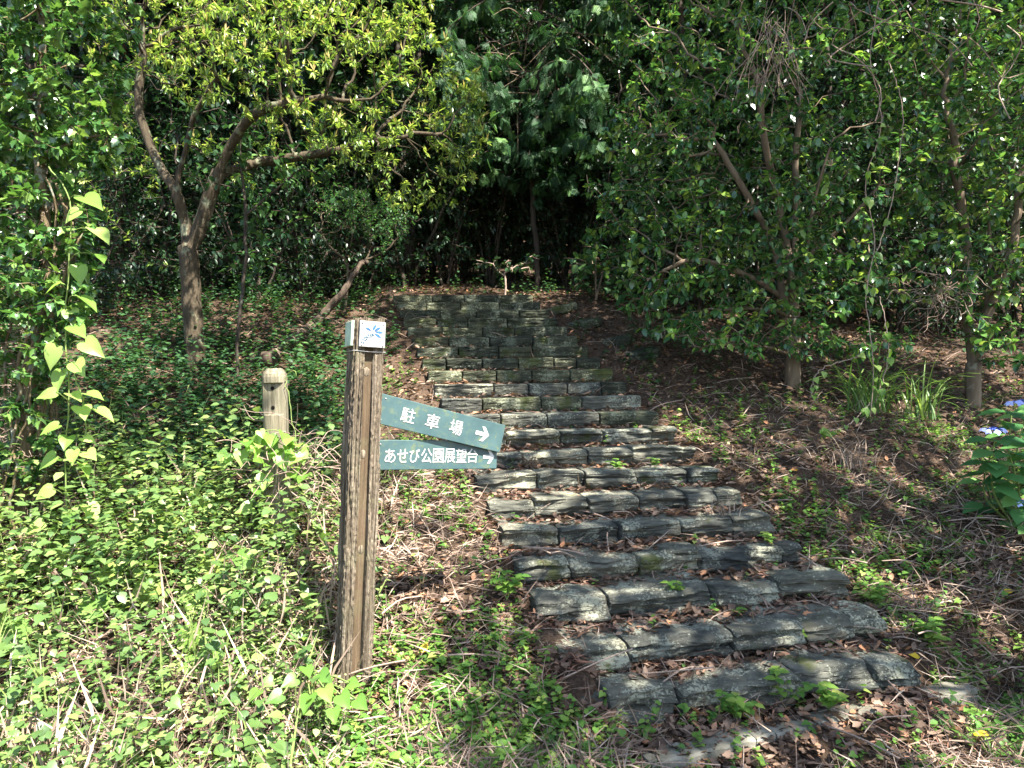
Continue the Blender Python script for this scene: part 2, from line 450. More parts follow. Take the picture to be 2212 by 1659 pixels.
# ------------------------------------------------------------------ tubes and grown trees
def tube(mb, pts, rad, sides=6, tint=.5, cap=True):
    p = np.asarray(pts, float); n_ = len(p)
    rad = np.broadcast_to(np.asarray(rad, float), (n_,))
    tg = nrm(np.gradient(p, axis=0))
    u = np.cross(tg[0], [0, 0, 1.0]); 
    if np.linalg.norm(u) < .1: u = np.cross(tg[0], [1.0, 0, 0])
    u = u / np.linalg.norm(u); U = [u]
    for i in range(1, n_):
        u = u - tg[i] * np.dot(u, tg[i]); u = u / max(np.linalg.norm(u), 1e-6); U.append(u)
    U = np.array(U); W = np.cross(tg, U)
    a = np.linspace(0, 2 * math.pi, sides, endpoint=False)
    V = p[:, None, :] + rad[:, None, None] * (np.cos(a)[None, :, None] * U[:, None, :] + np.sin(a)[None, :, None] * W[:, None, :])
    i = np.arange(n_ - 1)[:, None]; j = np.arange(sides)[None, :]; j2 = (j + 1) % sides
    q = np.stack([i * sides + j, i * sides + j2, (i + 1) * sides + j2, (i + 1) * sides + j], -1).reshape(-1)
    tot = np.full((n_ - 1) * sides, 4)
    if cap:
        q = np.concatenate([q, np.arange(sides)[::-1], (n_ - 1) * sides + np.arange(sides)]); tot = np.concatenate([tot, [sides, sides]])
    mb.add(V.reshape(-1, 3), q, tot, tint)

def smooth_path(pts, n_=20, wob=0.0):
    p = np.asarray(pts, float); k = len(p)
    t = np.linspace(0, k - 1, n_); i = np.clip(t.astype(int), 0, k - 2); f = (t - i)[:, None]
    g = lambda j: p[np.clip(j, 0, k - 1)]
    a, b_, c_, d_ = g(i - 1), g(i), g(i + 1), g(i + 2)
    o = .5 * (2 * b_ + (c_ - a) * f + (2 * a - 5 * b_ + 4 * c_ - d_) * f ** 2 + (3 * b_ - a - 3 * c_ + d_) * f ** 3)
    if wob: o[1:-1] += R.normal(size=(n_ - 2, 3)) * wob
    return o

def colonize(nodes, par, att, step, infl, kill, maxit=90, trop=(0, 0, .05), jit=.25):
    N = [np.asarray(x, float) for x in nodes]; Pn = list(par)
    att = np.asarray(att, float)
    arr = np.array(N)
    D = np.full(len(att), 1e9); I = np.zeros(len(att), int)
    new0 = 0
    for it in range(maxit):
        new = np.array(N[new0:])
        if len(new):
            for c0 in range(0, len(new), 400):
                ch = new[c0:c0 + 400]
                dd = np.linalg.norm(att[:, None, :] - ch[None], axis=2)
                k = dd.argmin(1); dm = dd[np.arange(len(att)), k]
                b_ = dm < D; D[b_] = dm[b_]; I[b_] = new0 + c0 + k[b_]
        keep = D > kill
        att = att[keep]; D = D[keep]; I = I[keep]
        if len(att) == 0: break
        act = D < infl
        if not act.any(): 
            infl *= 1.5
            new0 = len(N)
            if infl > 6: break
            continue
        ids, inv = np.unique(I[act], return_inverse=True)
        base = np.array([N[i] for i in ids])
        vec = nrm(att[act] - np.array(N)[I[act]])
        s_ = np.zeros((len(ids), 3)); np.add.at(s_, inv, vec)
        dr = nrm(nrm(s_) + np.array(trop) + R.normal(size=s_.shape) * jit)
        new0 = len(N)
        for i, q in zip(ids, base + dr * step):
            N.append(q); Pn.append(int(i))
        if len(N) > 9000: break
    return np.array(N), np.array(Pn)

def skeleton(N, Pn, tip=.003, p=2.4, mult=None):
    n_ = len(N); rp = np.zeros(n_); kids = [[] for _ in range(n_)]
    for i in range(n_):
        if Pn[i] >= 0: kids[Pn[i]].append(i)
    for i in range(n_ - 1, -1, -1):
        if not kids[i]: rp[i] = tip ** p
        if Pn[i] >= 0: rp[Pn[i]] += rp[i]
    rad = rp ** (1 / p)
    return rad, kids

def branches(mb, N, Pn, rad, kids, rmin=0.0, rmax=9.0):
    n_ = len(N)
    starts = [i for i in range(n_) if Pn[i] < 0]
    todo = [(-1, i) for i in starts]
    while todo:
        pr, i = todo.pop()
        ch = [i]
        while kids[ch[-1]]:
            ks = sorted(kids[ch[-1]], key=lambda q: -rad[q])
            for k in ks[1:]: todo.append((ch[-1], k))
            ch.append(ks[0])
        idx = ([pr] if pr >= 0 else []) + ch
        if len(idx) < 2: continue
        r_ = np.minimum(rad[idx], rmax).copy()
        if pr >= 0: r_[0] = min(r_[0], r_[1] * 1.15)
        if r_.max() < rmin: continue
        sd = 9 if r_[0] > .04 else (6 if r_[0] > .012 else 4 if r_[0] > .006 else 3)
        tube(mb, N[idx], r_, sd, cap=False)

def twig_nodes(N, Pn, rad, kids, thr):
    idx = np.array([i for i in range(len(N)) if Pn[i] >= 0 and rad[i] <= thr])
    return N[idx], nrm(N[idx] - N[Pn[idx]]), np.array([len(kids[i]) == 0 for i in idx])

def ell(c, r, n_):
    q = rdir(n_) * (R.random((n_, 1)) ** (1 / 2.4)); return np.asarray(c) + q * np.asarray(r)

def foliage(mb, tpl, pos, dr, k, length, spread=.9, droop=.25, up=1.0, tip_tint=0, tint0=.5, var=.25, wm=1.0, along=.1, side=.03):
    n_ = len(pos) * k
    p = np.repeat(pos, k, 0); d = np.repeat(dr, k, 0)
    rd = rdir(n_); rd = nrm(rd - d * (rd * d).sum(1, keepdims=True))
    ax = nrm(d * (1 - spread * .6) + rd * spread + np.array([0, 0, -droop]))
    no = nrm(np.array([0, 0, up]) + rdir(n_) * .55)
    p = p - d * R.random((n_, 1)) * along + rd * side * R.random((n_, 1))
    clus = np.repeat(R.normal(size=len(pos)) * var * .6, k)
    tn = np.clip(tint0 + clus + R.normal(size=n_) * var * .6, 0, 1)
    ln = length * (.6 + .6 * R.random(n_))
    leaves(mb, tpl, p, ax, no, ln, tn, wm)
    return tn

SUNNY = [(P(1150, 688, 8.55), .26)]
def grow_tree(name, label, cat, roots, att, leaf, lm, bm, step=.13, infl=.9, kill=.2, tip=.003, p=2.4, trop=(0, 0, .05), jit=.25,
              thr=.006, k=5, llen=.08, group=None, maxit=90, fol={}, loc=None, rmax=9, rbase=None, tipk=0, gaps=0):
    """roots: list of polylines; the first begins on the ground, later ones begin on an earlier one's nearest node"""
    nodes, par = [], []
    for j, pl in enumerate(roots):
        q = np.asarray(pl, float)
        seg = np.linalg.norm(np.diff(q, axis=0), axis=1).sum()
        q = smooth_path(q, max(3, int(seg / step)), step * .06)
        if j == 0 or (isinstance(pl, tuple)): pr = -1
        else:
            dd = np.linalg.norm(np.array(nodes) - q[0], axis=1); pr = int(dd.argmin()); q = q[1:]
        for x in q:
            nodes.append(x); par.append(pr); pr = len(nodes) - 1
    if gaps: att = att[fbm(np.asarray(att) * 1.7 + 3.3, 19, 3) > gaps]
    N, Pn = colonize(nodes, par, att, step, infl, kill, maxit, trop, jit)
    rad, kids = skeleton(N, Pn, tip, p)
    if rbase: rad = tip * (rad / tip) ** (math.log(rbase / tip) / math.log(rad[0] / tip))
    o = thing(name, label, cat, loc if loc is not None else nodes[0], group)
    mb = MB(); branches(mb, N, Pn, rad, kids, 0, rmax); tr = build(mb, 'trunk', bm, o)
    pos, dr, tips = twig_nodes(N, Pn, rad, kids, thr)
    for tgt, rr_ in SUNNY:
        v_ = pos - tgt; t_ = v_ @ SUN; ok = (np.linalg.norm(v_ - t_[:, None] * SUN, axis=1) > rr_) | (t_ < 0); pos, dr, tips = pos[ok], dr[ok], tips[ok]
    lb = MB(); foliage(lb, leaf, pos, dr, k, llen, **fol)
    if tipk: foliage(lb, leaf, pos[tips], dr[tips], tipk, llen * 1.05, **dict(fol, tint0=min(fol.get('tint0', .5) + .18, .9), along=.02, spread=1.05))
    cr = build(lb, 'crown', lm, o)
    return o, (N, Pn, rad, kids, pos, dr, tips)

#==SETTING==
# ------------------------------------------------------------------ ground
def gridline(parts):
    out = []
    for a, b_, st in parts: out.append(np.arange(a, b_, st))
    return np.unique(np.concatenate(out + [[parts[-1][1]]]))
xs = gridline([(-60, -12, 3), (-12, -3.2, .3), (-3.2, 4.2, .03), (4.2, 12, .3), (12, 60, 3)])
ys = gridline([(-40, -2, 2), (-2, 2, .3), (2, 9.8, .03), (9.8, 16, .2), (16, 40, 1), (40, 110, 5)])
Xg, Yg = np.meshgrid(xs, ys); Zg = H(Xg, Yg)
g = MB(); nx, ny = len(xs), len(ys)
i = np.arange(ny - 1)[:, None]; j = np.arange(nx - 1)[None, :]
q = np.stack([i * nx + j, i * nx + j + 1, (i + 1) * nx + j + 1, (i + 1) * nx + j], -1).reshape(-1)
g.add(np.stack([Xg, Yg, Zg], -1).reshape(-1, 3), q, np.full((nx - 1) * (ny - 1), 4))
tag(build(g, 'ground', M['soil']), kind='structure')

# ------------------------------------------------------------------ stone steps
def stone_mesh(hw, hh, hd, seed, rough):
    """a split slate block; local origin at the middle of its top front edge, x along, y into the hill"""
    mb = MB()
    def sheet(o, a, b_, na, nb):
        u = np.linspace(0, 1, na); v = np.linspace(0, 1, nb)
        p = np.asarray(o)[None, None] + u[None, :, None] * np.asarray(a)[None, None] + v[:, None, None] * np.asarray(b_)[None, None]
        i = np.arange(nb - 1)[:, None]; j = np.arange(na - 1)[None]
        q = np.stack([i * na + j, i * na + j + 1, (i + 1) * na + j + 1, (i + 1) * na + j], -1).reshape(-1)
        mb.add(disp(p.reshape(-1, 3)), q, np.full((na - 1) * (nb - 1), 4))
    W2, Hh, Dd = hw * 2, hh, hd
    def disp(p):
        x = p[:, 0] / hw; y = (p[:, 1] - Dd / 2) / (Dd / 2); z = (p[:, 2] + Hh / 2) / (Hh / 2)
        s3 = np.stack([p[:, 0], p[:, 1], p[:, 2]], -1) + seed * 3.17
        lay = fbm(s3 * [3.0, 3.0, 24], seed, 4); big = fbm(s3 * [4.0, 4.0, 7], seed + 5, 5); fine = fbm(s3 * [16, 16, 60], seed + 8, 3)
        lk = 1.0 if rough > 1 else .35
        amt = rough * ((.095 * (big - .5)) + .022 * lk * np.tanh(8 * (lay - .5)) + .016 * (fine - .5))
        front = np.clip((-y - .15) / .85, 0, 1)
        q = p.copy()
        q[:, 1] -= front * (amt + rough * .006 * (1 - z * z))
        q[:, 1] += np.clip(-y, 0, 1) * (np.clip(-z - .30, 0, 1) ** 1.3 * .050 * (.4 + .8 * vn(s3 * [6, 1, 1], seed + 6)) - .008 * z) 
        topm = np.clip((z - .2) / .8, 0, 1)
        t2 = fbm(s3 * [3.5, 5, 3], seed + 3, 4)
        q[:, 2] += topm * ((t2 - .5) * .042 * rough + (fine - .5) * .006)
        q[:, 2] -= topm * np.clip(-y, 0, 1) ** 9 * .013 * rough * (.4 + 1.2 * vn(s3 * 4, seed + 1))
        e = np.abs(x) ** 26
        q[:, 0] -= np.sign(x) * e * .004 * (np.abs(z) ** 4 + np.abs(y) ** 4) + np.sign(x) * e * (.004 * fbm(s3 * 9, seed + 2, 3))
        q[:, 1] += front * e * .006; q[:, 2] -= topm * e * .004
        return q
    na = max(10, int(W2 / .013)); nz = max(8, int(Hh / .0085)); nd = max(8, int(Dd / .016))
    sheet((-hw, 0, -Hh), (W2, 0, 0), (0, 0, Hh), na, nz)
    sheet((-hw, 0, 0), (W2, 0, 0), (0, Dd, 0), na, nd)
    sheet((-hw, Dd, -Hh), (0, -Dd, 0), (0, 0, Hh), nd, nz)
    sheet((hw, 0, -Hh), (0, Dd, 0), (0, 0, Hh), nd, nz)
    sheet((hw, Dd, -Hh), (-W2, 0, 0), (0, 0, Hh), 6, 5)
    return mb

JOINTS = {1: [.07, .27, .62, .87], 2: [.2, .50, .73, .89], 3: [.22, .55, .78], 4: [.17, .40, .62, .80, .93], 5: [.2, .42, .65, .84],
          6: [.17, .37, .57, .76, .89], 7: [.24, .43, .64, .86], 12: [.3, .48, .68, .86], 13: [.18, .36, .55, .76], 14: [.13, .33, .53, .73, .86]}
ORD = ["", "bottom", "second", "third", "fourth", "fifth", "sixth", "seventh", "eighth", "ninth", "tenth", "eleventh", "twelfth", "thirteenth",
       "fourteenth", "fifteenth", "sixteenth", "seventeenth", "eighteenth", "nineteenth", "twentieth", "topmost"]
STEPLAB = {1: "bottom slate step, broad pale treads half buried in weeds behind the kerb",
           2: "second slate step from the kerb, its blocks rough and thick with pale lichen",
           3: "third slate step from the kerb, with an olive moss patch near its right end",
           18: "fourth slate step below the top, its right end beside flat slabs",
           19: "third slate step below the top of the flight, right end in a patch of sun",
           20: "slate step next below the topmost step of the flight",
           21: "topmost dark slate step, under the trees at the head of the flight",
           8: "eighth slate step from the kerb, a dry grass tuft at its left",
           }
for k in range(1, 22):
    yaw = 0.2269 - 0.1076 * (k - 1) / 20
    org = np.array([X0 + GX * (k - 1), Y0 + GY * (k - 1), TOP1 + RISE * (k - 1)])
    lab = STEPLAB.get(k) or f"{ORD[k]} grey slate step counting up from the kerb"
    st = thing('stone_step', lab, 'step', org, 'slate steps of the flight', (0, 0, yaw))
    rng = random.Random(k * 5)
    W0 = WID + {1: -.07, 2: .03, 3: .04}.get(k, 0)
    js = JOINTS.get(k)
    if js is None:
        js = []; x = 0
        while True:
            x += rng.uniform(.19, .29)
            if x > .9: break
            js.append(x)
    js = [0] + js + [1]
    for a, b_ in zip(js[:-1], js[1:]):
        hw = (b_ - a) * W0 / 2 - .001
        rough = 1.6 if k <= 4 else (1.2 if k <= 9 else .7)
        mb = stone_mesh(hw, RISE + .02, rng.uniform(.21, .30), k * 31 + int(a * 100), rough)
        s_ = build(mb, 'stone', M['slate_mossy_shaded' if k >= 13 or (k >= 10 and rng.random() < .5) else 'slate'], st, local=True, smooth=False)
        s_.location = ((a + b_) / 2 * W0, rng.uniform(-.014, .012) * (rough if k < 9 else .45), rng.uniform(-.009, .007) * (rough if k < 9 else .35))
        s_.rotation_euler = (rng.uniform(-.03, .02), rng.uniform(-.02, .02) * (rough if k < 9 else .3), rng.uniform(-.025, .025) * (1 if k < 9 else .4))

# flat slabs right of the upper flight
for (px, py, sx, sy, lab) in [(1262, 704, .22, .13, "pale mossy flat slab beside the upper steps, catching a little sun"),
                              (1330, 742, .20, .12, "dark flat slab lying right of the upper steps, below the pale mossy slab"),
                              (1388, 770, .19, .12, "dark bluish flat slab in dead leaves, lowest of the slabs right of the steps"),
                              (1210, 672, .20, .13, "small dark flat slab nearest the top right end of the steps")]:
    p = G(px, py)
    mb = MB(); nn = 9
    for L_ in range(2):
        pass
    ang = np.linspace(0, 2 * math.pi, nn, endpoint=False); rr = 1 + .25 * (R.random(nn) - .5)
    vs_ = []; fs = []
    for z in (-.05, .025, .035):
        f_ = .92 if z == .035 else 1
        for a, r_ in zip(ang, rr): vs_.append((sx * r_ * f_ * math.cos(a), sy * r_ * f_ * math.sin(a), z + .02 * math.cos(a)))
    for L_ in range(2):
        for i_ in range(nn): fs.append((L_ * nn + i_, L_ * nn + (i_ + 1) % nn, (L_ + 1) * nn + (i_ + 1) % nn, (L_ + 1) * nn + i_))
    fs.append(tuple(range(2 * nn, 3 * nn)))
    mb.faces(np.array(vs_), fs)
    o = build(mb, 'stone_slab', M['slate_mossy_shaded'], local=True, smooth=False); o.location = tuple(p + [0, 0, .03])
    o.rotation_euler = (.22, -.06, random.uniform(-.3, .3))
    tag(o, lab, 'stone', 'flat slabs beside the upper steps')

# kerb
ka = np.array([.52, 2.905]); kdir = np.array([1.11, .43]); kdir /= np.linalg.norm(kdir)
klab = ["pale concrete kerb stone at the bottom edge, nearest the camera", "middle concrete kerb stone, sunlit along its top edge below the bottom step",
        "mossy concrete kerb stone sinking into soil at the right end of the kerb"]
for k in range(3):
    L_ = .62
    c = ka + kdir * (k * (L_ + .008) + L_ / 2)
    mb = MB(); na, nz = 32, 8
    prof = [(-.06, -.25), (-.06, -.01), (-.05, 0), (.045, 0), (.055, -.012), (.055, -.25)]
    v = []
    for a in range(na):
        x = -L_ / 2 + L_ * a / (na - 1)
        for y, z in prof: v.append((x, y, z))
    v = np.array(v); v += (vn(v * 14, 4)[:, None] - .5) * [.002, .010, .012]
    kk = len(prof); fs = []
    for a in range(na - 1):
        for b_ in range(kk - 1): fs.append((a * kk + b_, (a + 1) * kk + b_, (a + 1) * kk + b_ + 1, a * kk + b_ + 1))
    fs.append(tuple(range(kk))); fs.append(tuple((na - 1) * kk + x for x in range(kk))[::-1])
    mb.faces(v, fs)
    o = build(mb, 'kerb_stone', M['concrete'], local=True, smooth=False); o.location = (c[0], c[1], (.066, .066, .056)[k])
    o.rotation_euler = (0, .01 * (k - 1), math.atan2(kdir[1], kdir[0]))
    tag(o, klab[k], 'kerb stone', 'kerb stones below the steps')

#==POSTS==
# ------------------------------------------------------------------ signpost
base = G(757, 1478); base[2] -= .12
sp = thing('signpost', 'weathered grooved wooden signpost with two green arrow boards and a flower tile', 'signpost', base, None,
           (0, math.radians(3.3), math.radians(27)))
SW, SH = .138, float(P(792, 688, base[1] + .02)[2] - base[2]) / math.cos(math.radians(3.3)) - .0
hw = SW / 2
gdep = .026
def post_profile():
    pts = []
    for k in range(4):
        a = k * math.pi / 2; c_, s_ = round(math.cos(a)), round(math.sin(a))
        loc_ = [(-hw + .006, -hw)] + [(x, -hw) for x in np.linspace(-hw + .011, -.022, 14)] + [(-.02, -hw + gdep), (.022, -hw + gdep)] + \
               [(x, -hw) for x in np.linspace(.024, hw - .011, 14)] + [(hw - .006, -hw), (hw, -hw + .006)]
        for x, y in loc_: pts.append((x * c_ - y * s_, x * s_ + y * c_))
    return np.array(pts)
pr = post_profile(); kk = len(pr); nz = 260
zz = np.linspace(0, SH, nz)
v = np.zeros((nz, kk, 3)); v[:, :, 0] = pr[None, :, 0]; v[:, :, 1] = pr[None, :, 1]; v[:, :, 2] = zz[:, None]
nr = nrm(pr)
ridge = fbm(np.stack([v[..., 0] * 170, v[..., 1] * 170, v[..., 2] * 3.5], -1), 41, 3) - .5
crumb = fbm(np.stack([v[..., 0] * 120, v[..., 1] * 120, v[..., 2] * 55], -1), 42, 2) - .5
outer = (np.abs(pr).max(1) > hw - .008)
crack = fbm(np.stack([v[..., 0] * 300, v[..., 1] * 300, v[..., 2] * 2.2], -1), 43, 2)
d = (ridge * .026 + crumb * .012 - .012 * sst(.58, .70, crack)) * outer[None, :]
v[:, :, 0] += nr[None, :, 0] * d; v[:, :, 1] += nr[None, :, 1] * d
# jagged top
v[-1, :, 2] += (fbm(np.stack([pr[:, 0] * 40, pr[:, 1] * 40, pr[:, 0] * 0], -1), 5, 3) - .6) * .03
shaft = MB()
i = np.arange(nz - 1)[:, None]; j = np.arange(kk)[None]; j2 = (j + 1) % kk
q = np.stack([i * kk + j, i * kk + j2, (i + 1) * kk + j2, (i + 1) * kk + j], -1).reshape(-1)
shaft.add(v.reshape(-1, 3), q, np.full((nz - 1) * kk, 4))
build(shaft, 'shaft', M['wood'], sp, local=True, smooth=False)
# brown core seen at the bottom of the grooves
mb = MB(); c = hw - gdep + .0025
nzc = 40; zc = np.linspace(.0, SH - .012, nzc); vv = []
sq = [(-c, -c), (c, -c), (c, c), (-c, c)]
for z in zc:
    for x, y in sq: vv.append((x, y, z))
fs = [(a * 4 + b_, a * 4 + (b_ + 1) % 4, (a + 1) * 4 + (b_ + 1) % 4, (a + 1) * 4 + b_) for a in range(nzc - 1) for b_ in range(4)]
fs.append(tuple((nzc - 1) * 4 + x for x in range(4)))
mb.faces(np.array(vv), fs); core = build(mb, 'groove_board', M['wood_core'], sp, local=True, smooth=False)
# knots in the groove
for z, x in ((SH - .245, -.004), (SH - .62, -.006), (SH - 1.05, .004)):
    mb = MB(); a = np.linspace(0, 2 * math.pi, 18, endpoint=False)
    v = [(x, -c - .004, z)] + [(x + .011 * math.cos(t), -c - .0035, z + .016 * math.sin(t)) for t in a] + [(x + .015 * math.cos(t), -c - .0005, z + .021 * math.sin(t)) for t in a]
    fs = [(0, 1 + i_, 1 + (i_ + 1) % 18) for i_ in range(18)] + [(1 + i_, 19 + i_, 19 + (i_ + 1) % 18, 1 + (i_ + 1) % 18) for i_ in range(18)]
    mb.faces(np.array(v), fs); build(mb, 'knot', M['wood'], core, local=True)
# rotten end grain on top
mb = MB(); nn = 16; u = np.linspace(-hw + .006, hw - .006, nn); Xt, Yt = np.meshgrid(u, u)
Zt = SH - .02 + .045 * (fbm(np.stack([Xt * 28, Yt * 28, Xt * 0], -1), 77, 4) - .35)
i = np.arange(nn - 1)[:, None]; j = np.arange(nn - 1)[None]
mb.add(np.stack([Xt, Yt, Zt], -1).reshape(-1, 3), np.stack([i * nn + j, i * nn + j + 1, (i + 1) * nn + j + 1, (i + 1) * nn + j], -1).reshape(-1), np.full((nn - 1) ** 2, 4))
build(mb, 'rotten_top', M['rot'], sp, local=True, smooth=False)

def rbox(mb, x0, x1, y0, y1, z0, z1, bv=.003):
    v = []
    for z, ins in ((z0, bv), (z0 + bv, 0), (z1 - bv, 0), (z1, bv)):
        for x, y in ((x0 + ins, y0 + ins), (x1 - ins, y0 + ins), (x1 - ins, y1 - ins), (x0 + ins, y1 - ins)): v.append((x, y, z))
    fs = [(a * 4 + b_, a * 4 + (b_ + 1) % 4, (a + 1) * 4 + (b_ + 1) % 4, (a + 1) * 4 + b_) for a in range(3) for b_ in range(4)]
    fs += [(3, 2, 1, 0), (12, 13, 14, 15)]
    mb.faces(np.array(v), fs)
def disc(mb, x, y, z, r_, n_=10, h=.0015):
    a = np.linspace(0, 2 * math.pi, n_, endpoint=False)
    v = [(x + r_ * math.cos(t), y, z + r_ * math.sin(t)) for t in a] + [(x + r_ * .8 * math.cos(t), y - h, z + r_ * .8 * math.sin(t)) for t in a]
    fs = [(i_, (i_ + 1) % n_, n_ + (i_ + 1) % n_, n_ + i_) for i_ in range(n_)] + [tuple(range(n_, 2 * n_))]
    mb.faces(np.array(v), fs)

# tiles: front (flower) and left (greenish)
TS = .117; tz = SH - .018 - TS / 2; tx = .006
mb = MB(); rbox(mb, tx - TS / 2, tx + TS / 2, -hw - .016, -hw + .002, tz - TS / 2, tz + TS / 2, .002)
tile = build(mb, 'flower_tile', M['tile'], sp, local=True, smooth=False)
tile['label'] = 'white tile painted with blue leaves and a spray of buds'
fy = -hw - .0172
def kite3(mb, a, b_, wd):
    a = np.array(a, float); b_ = np.array(b_, float); d_ = b_ - a; n_ = np.array([-d_[1], d_[0]]) / np.linalg.norm(d_)
    o = [a, a + d_ * .3 + n_ * wd * .8, a + d_ * .6 + n_ * wd, b_, a + d_ * .6 - n_ * wd, a + d_ * .3 - n_ * wd * .8]
    v = [(tx + p_[0], fy, tz + p_[1]) for p_ in o] + [(tx + p_[0], fy + .001, tz + p_[1]) for p_ in o]
    fs = [tuple(range(6))] + [(i_, 6 + i_, 6 + (i_ + 1) % 6, (i_ + 1) % 6) for i_ in range(6)]
    mb.faces(np.array(v), fs)
def tp(zx, zy): return ((zx - 408) / 245 * TS, -(zy - 240) / 245 * TS)
em = MB()
for a, b_, wd in (((405, 205), (440, 143), .0055), ((420, 208), (487, 165), .0058), ((395, 208), (335, 178), .005), ((425, 213), (515, 218), .0052), ((425, 228), (492, 268), .0058)):
    kite3(em, tp(*a), tp(*b_), wd)
build(em, 'painted_leaf', M['blue'], tile, local=True, smooth=False)
em = MB()
for (zx, zy) in ((415, 245), (404, 238), (402, 256), (386, 246), (384, 266), (366, 250), (364, 272), (350, 268), (352, 290), (335, 276), (338, 302), (318, 295), (324, 324), (306, 318)):
    x, z = tp(zx, zy); disc(em, tx + x, fy, tz + z, .0036, 8, .0008)
build(em, 'painted_buds', M['teal'], tile, local=True, smooth=False)
em = MB()
for a, b_ in (((410, 215), (360, 240)), ((360, 240), (312, 285)), ((425, 212), (470, 212)), ((408, 212), (370, 195))):
    kite3(em, tp(*a), tp(*b_), .0012)
build(em, 'painted_stem', M['paleglaze'], tile, local=True, smooth=False)
for sx in (-1, 1):
    for sz in (-1, 1):
        mb = MB(); disc(mb, tx + sx * .049, -hw - .0162, tz + sz * .049, .0045, 10, .002); build(mb, 'screw', M['steel'], tile, local=True)
mb = MB(); rbox(mb, -hw - .014, -hw + .002, -.052, .060, tz - TS / 2 + .004, tz + TS / 2, .002)
build(mb, 'side_tile', M['gtile'], sp, local=True, smooth=False)
# wire round the post under the tile
mb = MB(); hz = tz - TS / 2 - .018
loop = [(-hw - .003, -hw - .003, hz), (0, -hw - .001, hz - .002), (hw + .003, -hw - .003, hz), (hw + .003, hw + .003, hz), (-hw - .003, hw + .003, hz), (-hw - .003, -hw - .003, hz)]
tube(mb, np.array(loop), .0022, 5); build(mb, 'wire', M['steel'], sp, local=True)

# sign boards
def text_verts(ch, off=.004):
    cu = bpy.data.curves.new('text', 'FONT'); cu.body = ch; cu.size = 1; cu.offset = off; cu.extrude = .02; cu.resolution_u = 3
    ob = bpy.data.objects.new('text', cu); COL.objects.link(ob)
    dg = bpy.context.evaluated_depsgraph_get(); me = bpy.data.meshes.new_from_object(ob.evaluated_get(dg))
    v = np.array([x.co[:] for x in me.vertices]); f_ = [tuple(p_.vertices) for p_ in me.polygons]
    bpy.data.objects.remove(ob); bpy.data.curves.remove(cu); bpy.data.meshes.remove(me)
    return v, f_
def put_char(mb, ch, cx_, cz, wd, ht, y):
    v, f_ = text_verts(ch)
    lo, hi = v.min(0), v.max(0)
    o = np.zeros_like(v)
    o[:, 0] = cx_ + ((v[:, 0] - lo[0]) / (hi[0] - lo[0]) - .5) * wd
    o[:, 2] = cz + ((v[:, 1] - lo[1]) / (hi[1] - lo[1]) - .5) * ht
    o[:, 1] = y - (v[:, 2] - lo[2]) / max(hi[2] - lo[2], 1e-6) * .0012
    mb.faces(o, f_)
def arrow(mb, cx_, cz, wd, ht, y):
    def poly(pts):
        n_ = len(pts); v = [(cx_ + x * wd, y - .0012, cz + z * ht) for x, z in pts] + [(cx_ + x * wd, y, cz + z * ht) for x, z in pts]
        mb.faces(np.array(v), [tuple(range(n_))] + [(i_, n_ + i_, n_ + (i_ + 1) % n_, (i_ + 1) % n_) for i_ in range(n_)])
    poly([(-.5, -.13), (-.5, .13), (.12, .13), (-.12, .5), (.12, .5), (.5, 0), (.12, -.5), (-.12, -.5), (.12, -.13)])
def board(Lb, Hb, y, zc_, tilt, name, lab, fill):
    bd = bpy.data.objects.new(name, None)
    mb = MB(); x0 = .050
    rbox(mb, 0, Lb, -.010, .010, -Hb / 2, Hb / 2, .002)
    o = build(mb, name, M['sign'], sp, local=True, smooth=False)
    o.location = (x0, y, zc_); o.rotation_euler = (0, tilt, 0); o['label'] = lab
    tx_, ar = [], MB(); fill(tx_, ar)
    for c_ in tx_: build(c_, 'character', M['letter'], o, local=True, smooth=False)
    build(ar, 'arrow', M['letter'], o, local=True, smooth=False)
    for x, z in ((.035, Hb * .36), (.035, -Hb * .36)):
        s_ = MB(); disc(s_, x, -.0102, z, .004, 10, .002); build(s_, 'screw', M['steel'], o, local=True)
    bpy.data.objects.remove(bd)
    return o
LB = .636; HB = .139
zl = SH - float(985 - 688) / FPX * base[1] * 1.0
def fill_low(t_, a_):
    o_ = .028; Lv = LB - o_
    for i_, ch in enumerate("あせび公園展望台"):
        t_.append(MB()); put_char(t_[-1], ch, o_ + Lv * (.090 + i_ * .0985), -.004, Lv * (.091 if i_ > 2 else .084), HB * (.50 if i_ > 2 else .46), -.0112)
    arrow(a_, o_ + Lv * .925, -.009, Lv * .10, HB * .50, -.0112)
def fill_up(t_, a_):
    o_ = .028; Lv = LB + .032 - o_
    for i_, ch in enumerate("駐車場"):
        t_.append(MB()); put_char(t_[-1], ch, o_ + Lv * (.205 + .195 * i_), 0.0, Lv * .108, HB * .50, -.0112)
    arrow(a_, o_ + Lv * .82, .0, Lv * .115, HB * .52, -.0112)
board(LB, HB, -.002, zl, 0.0, 'lower_sign_board', 'level green board reading あせび公園展望台 with arrow', fill_low)
board(LB + .032, HB, -.025, zl + .220, math.radians(12.0), 'upper_sign_board', 'tilted green board reading 駐車場 with arrow', fill_up)

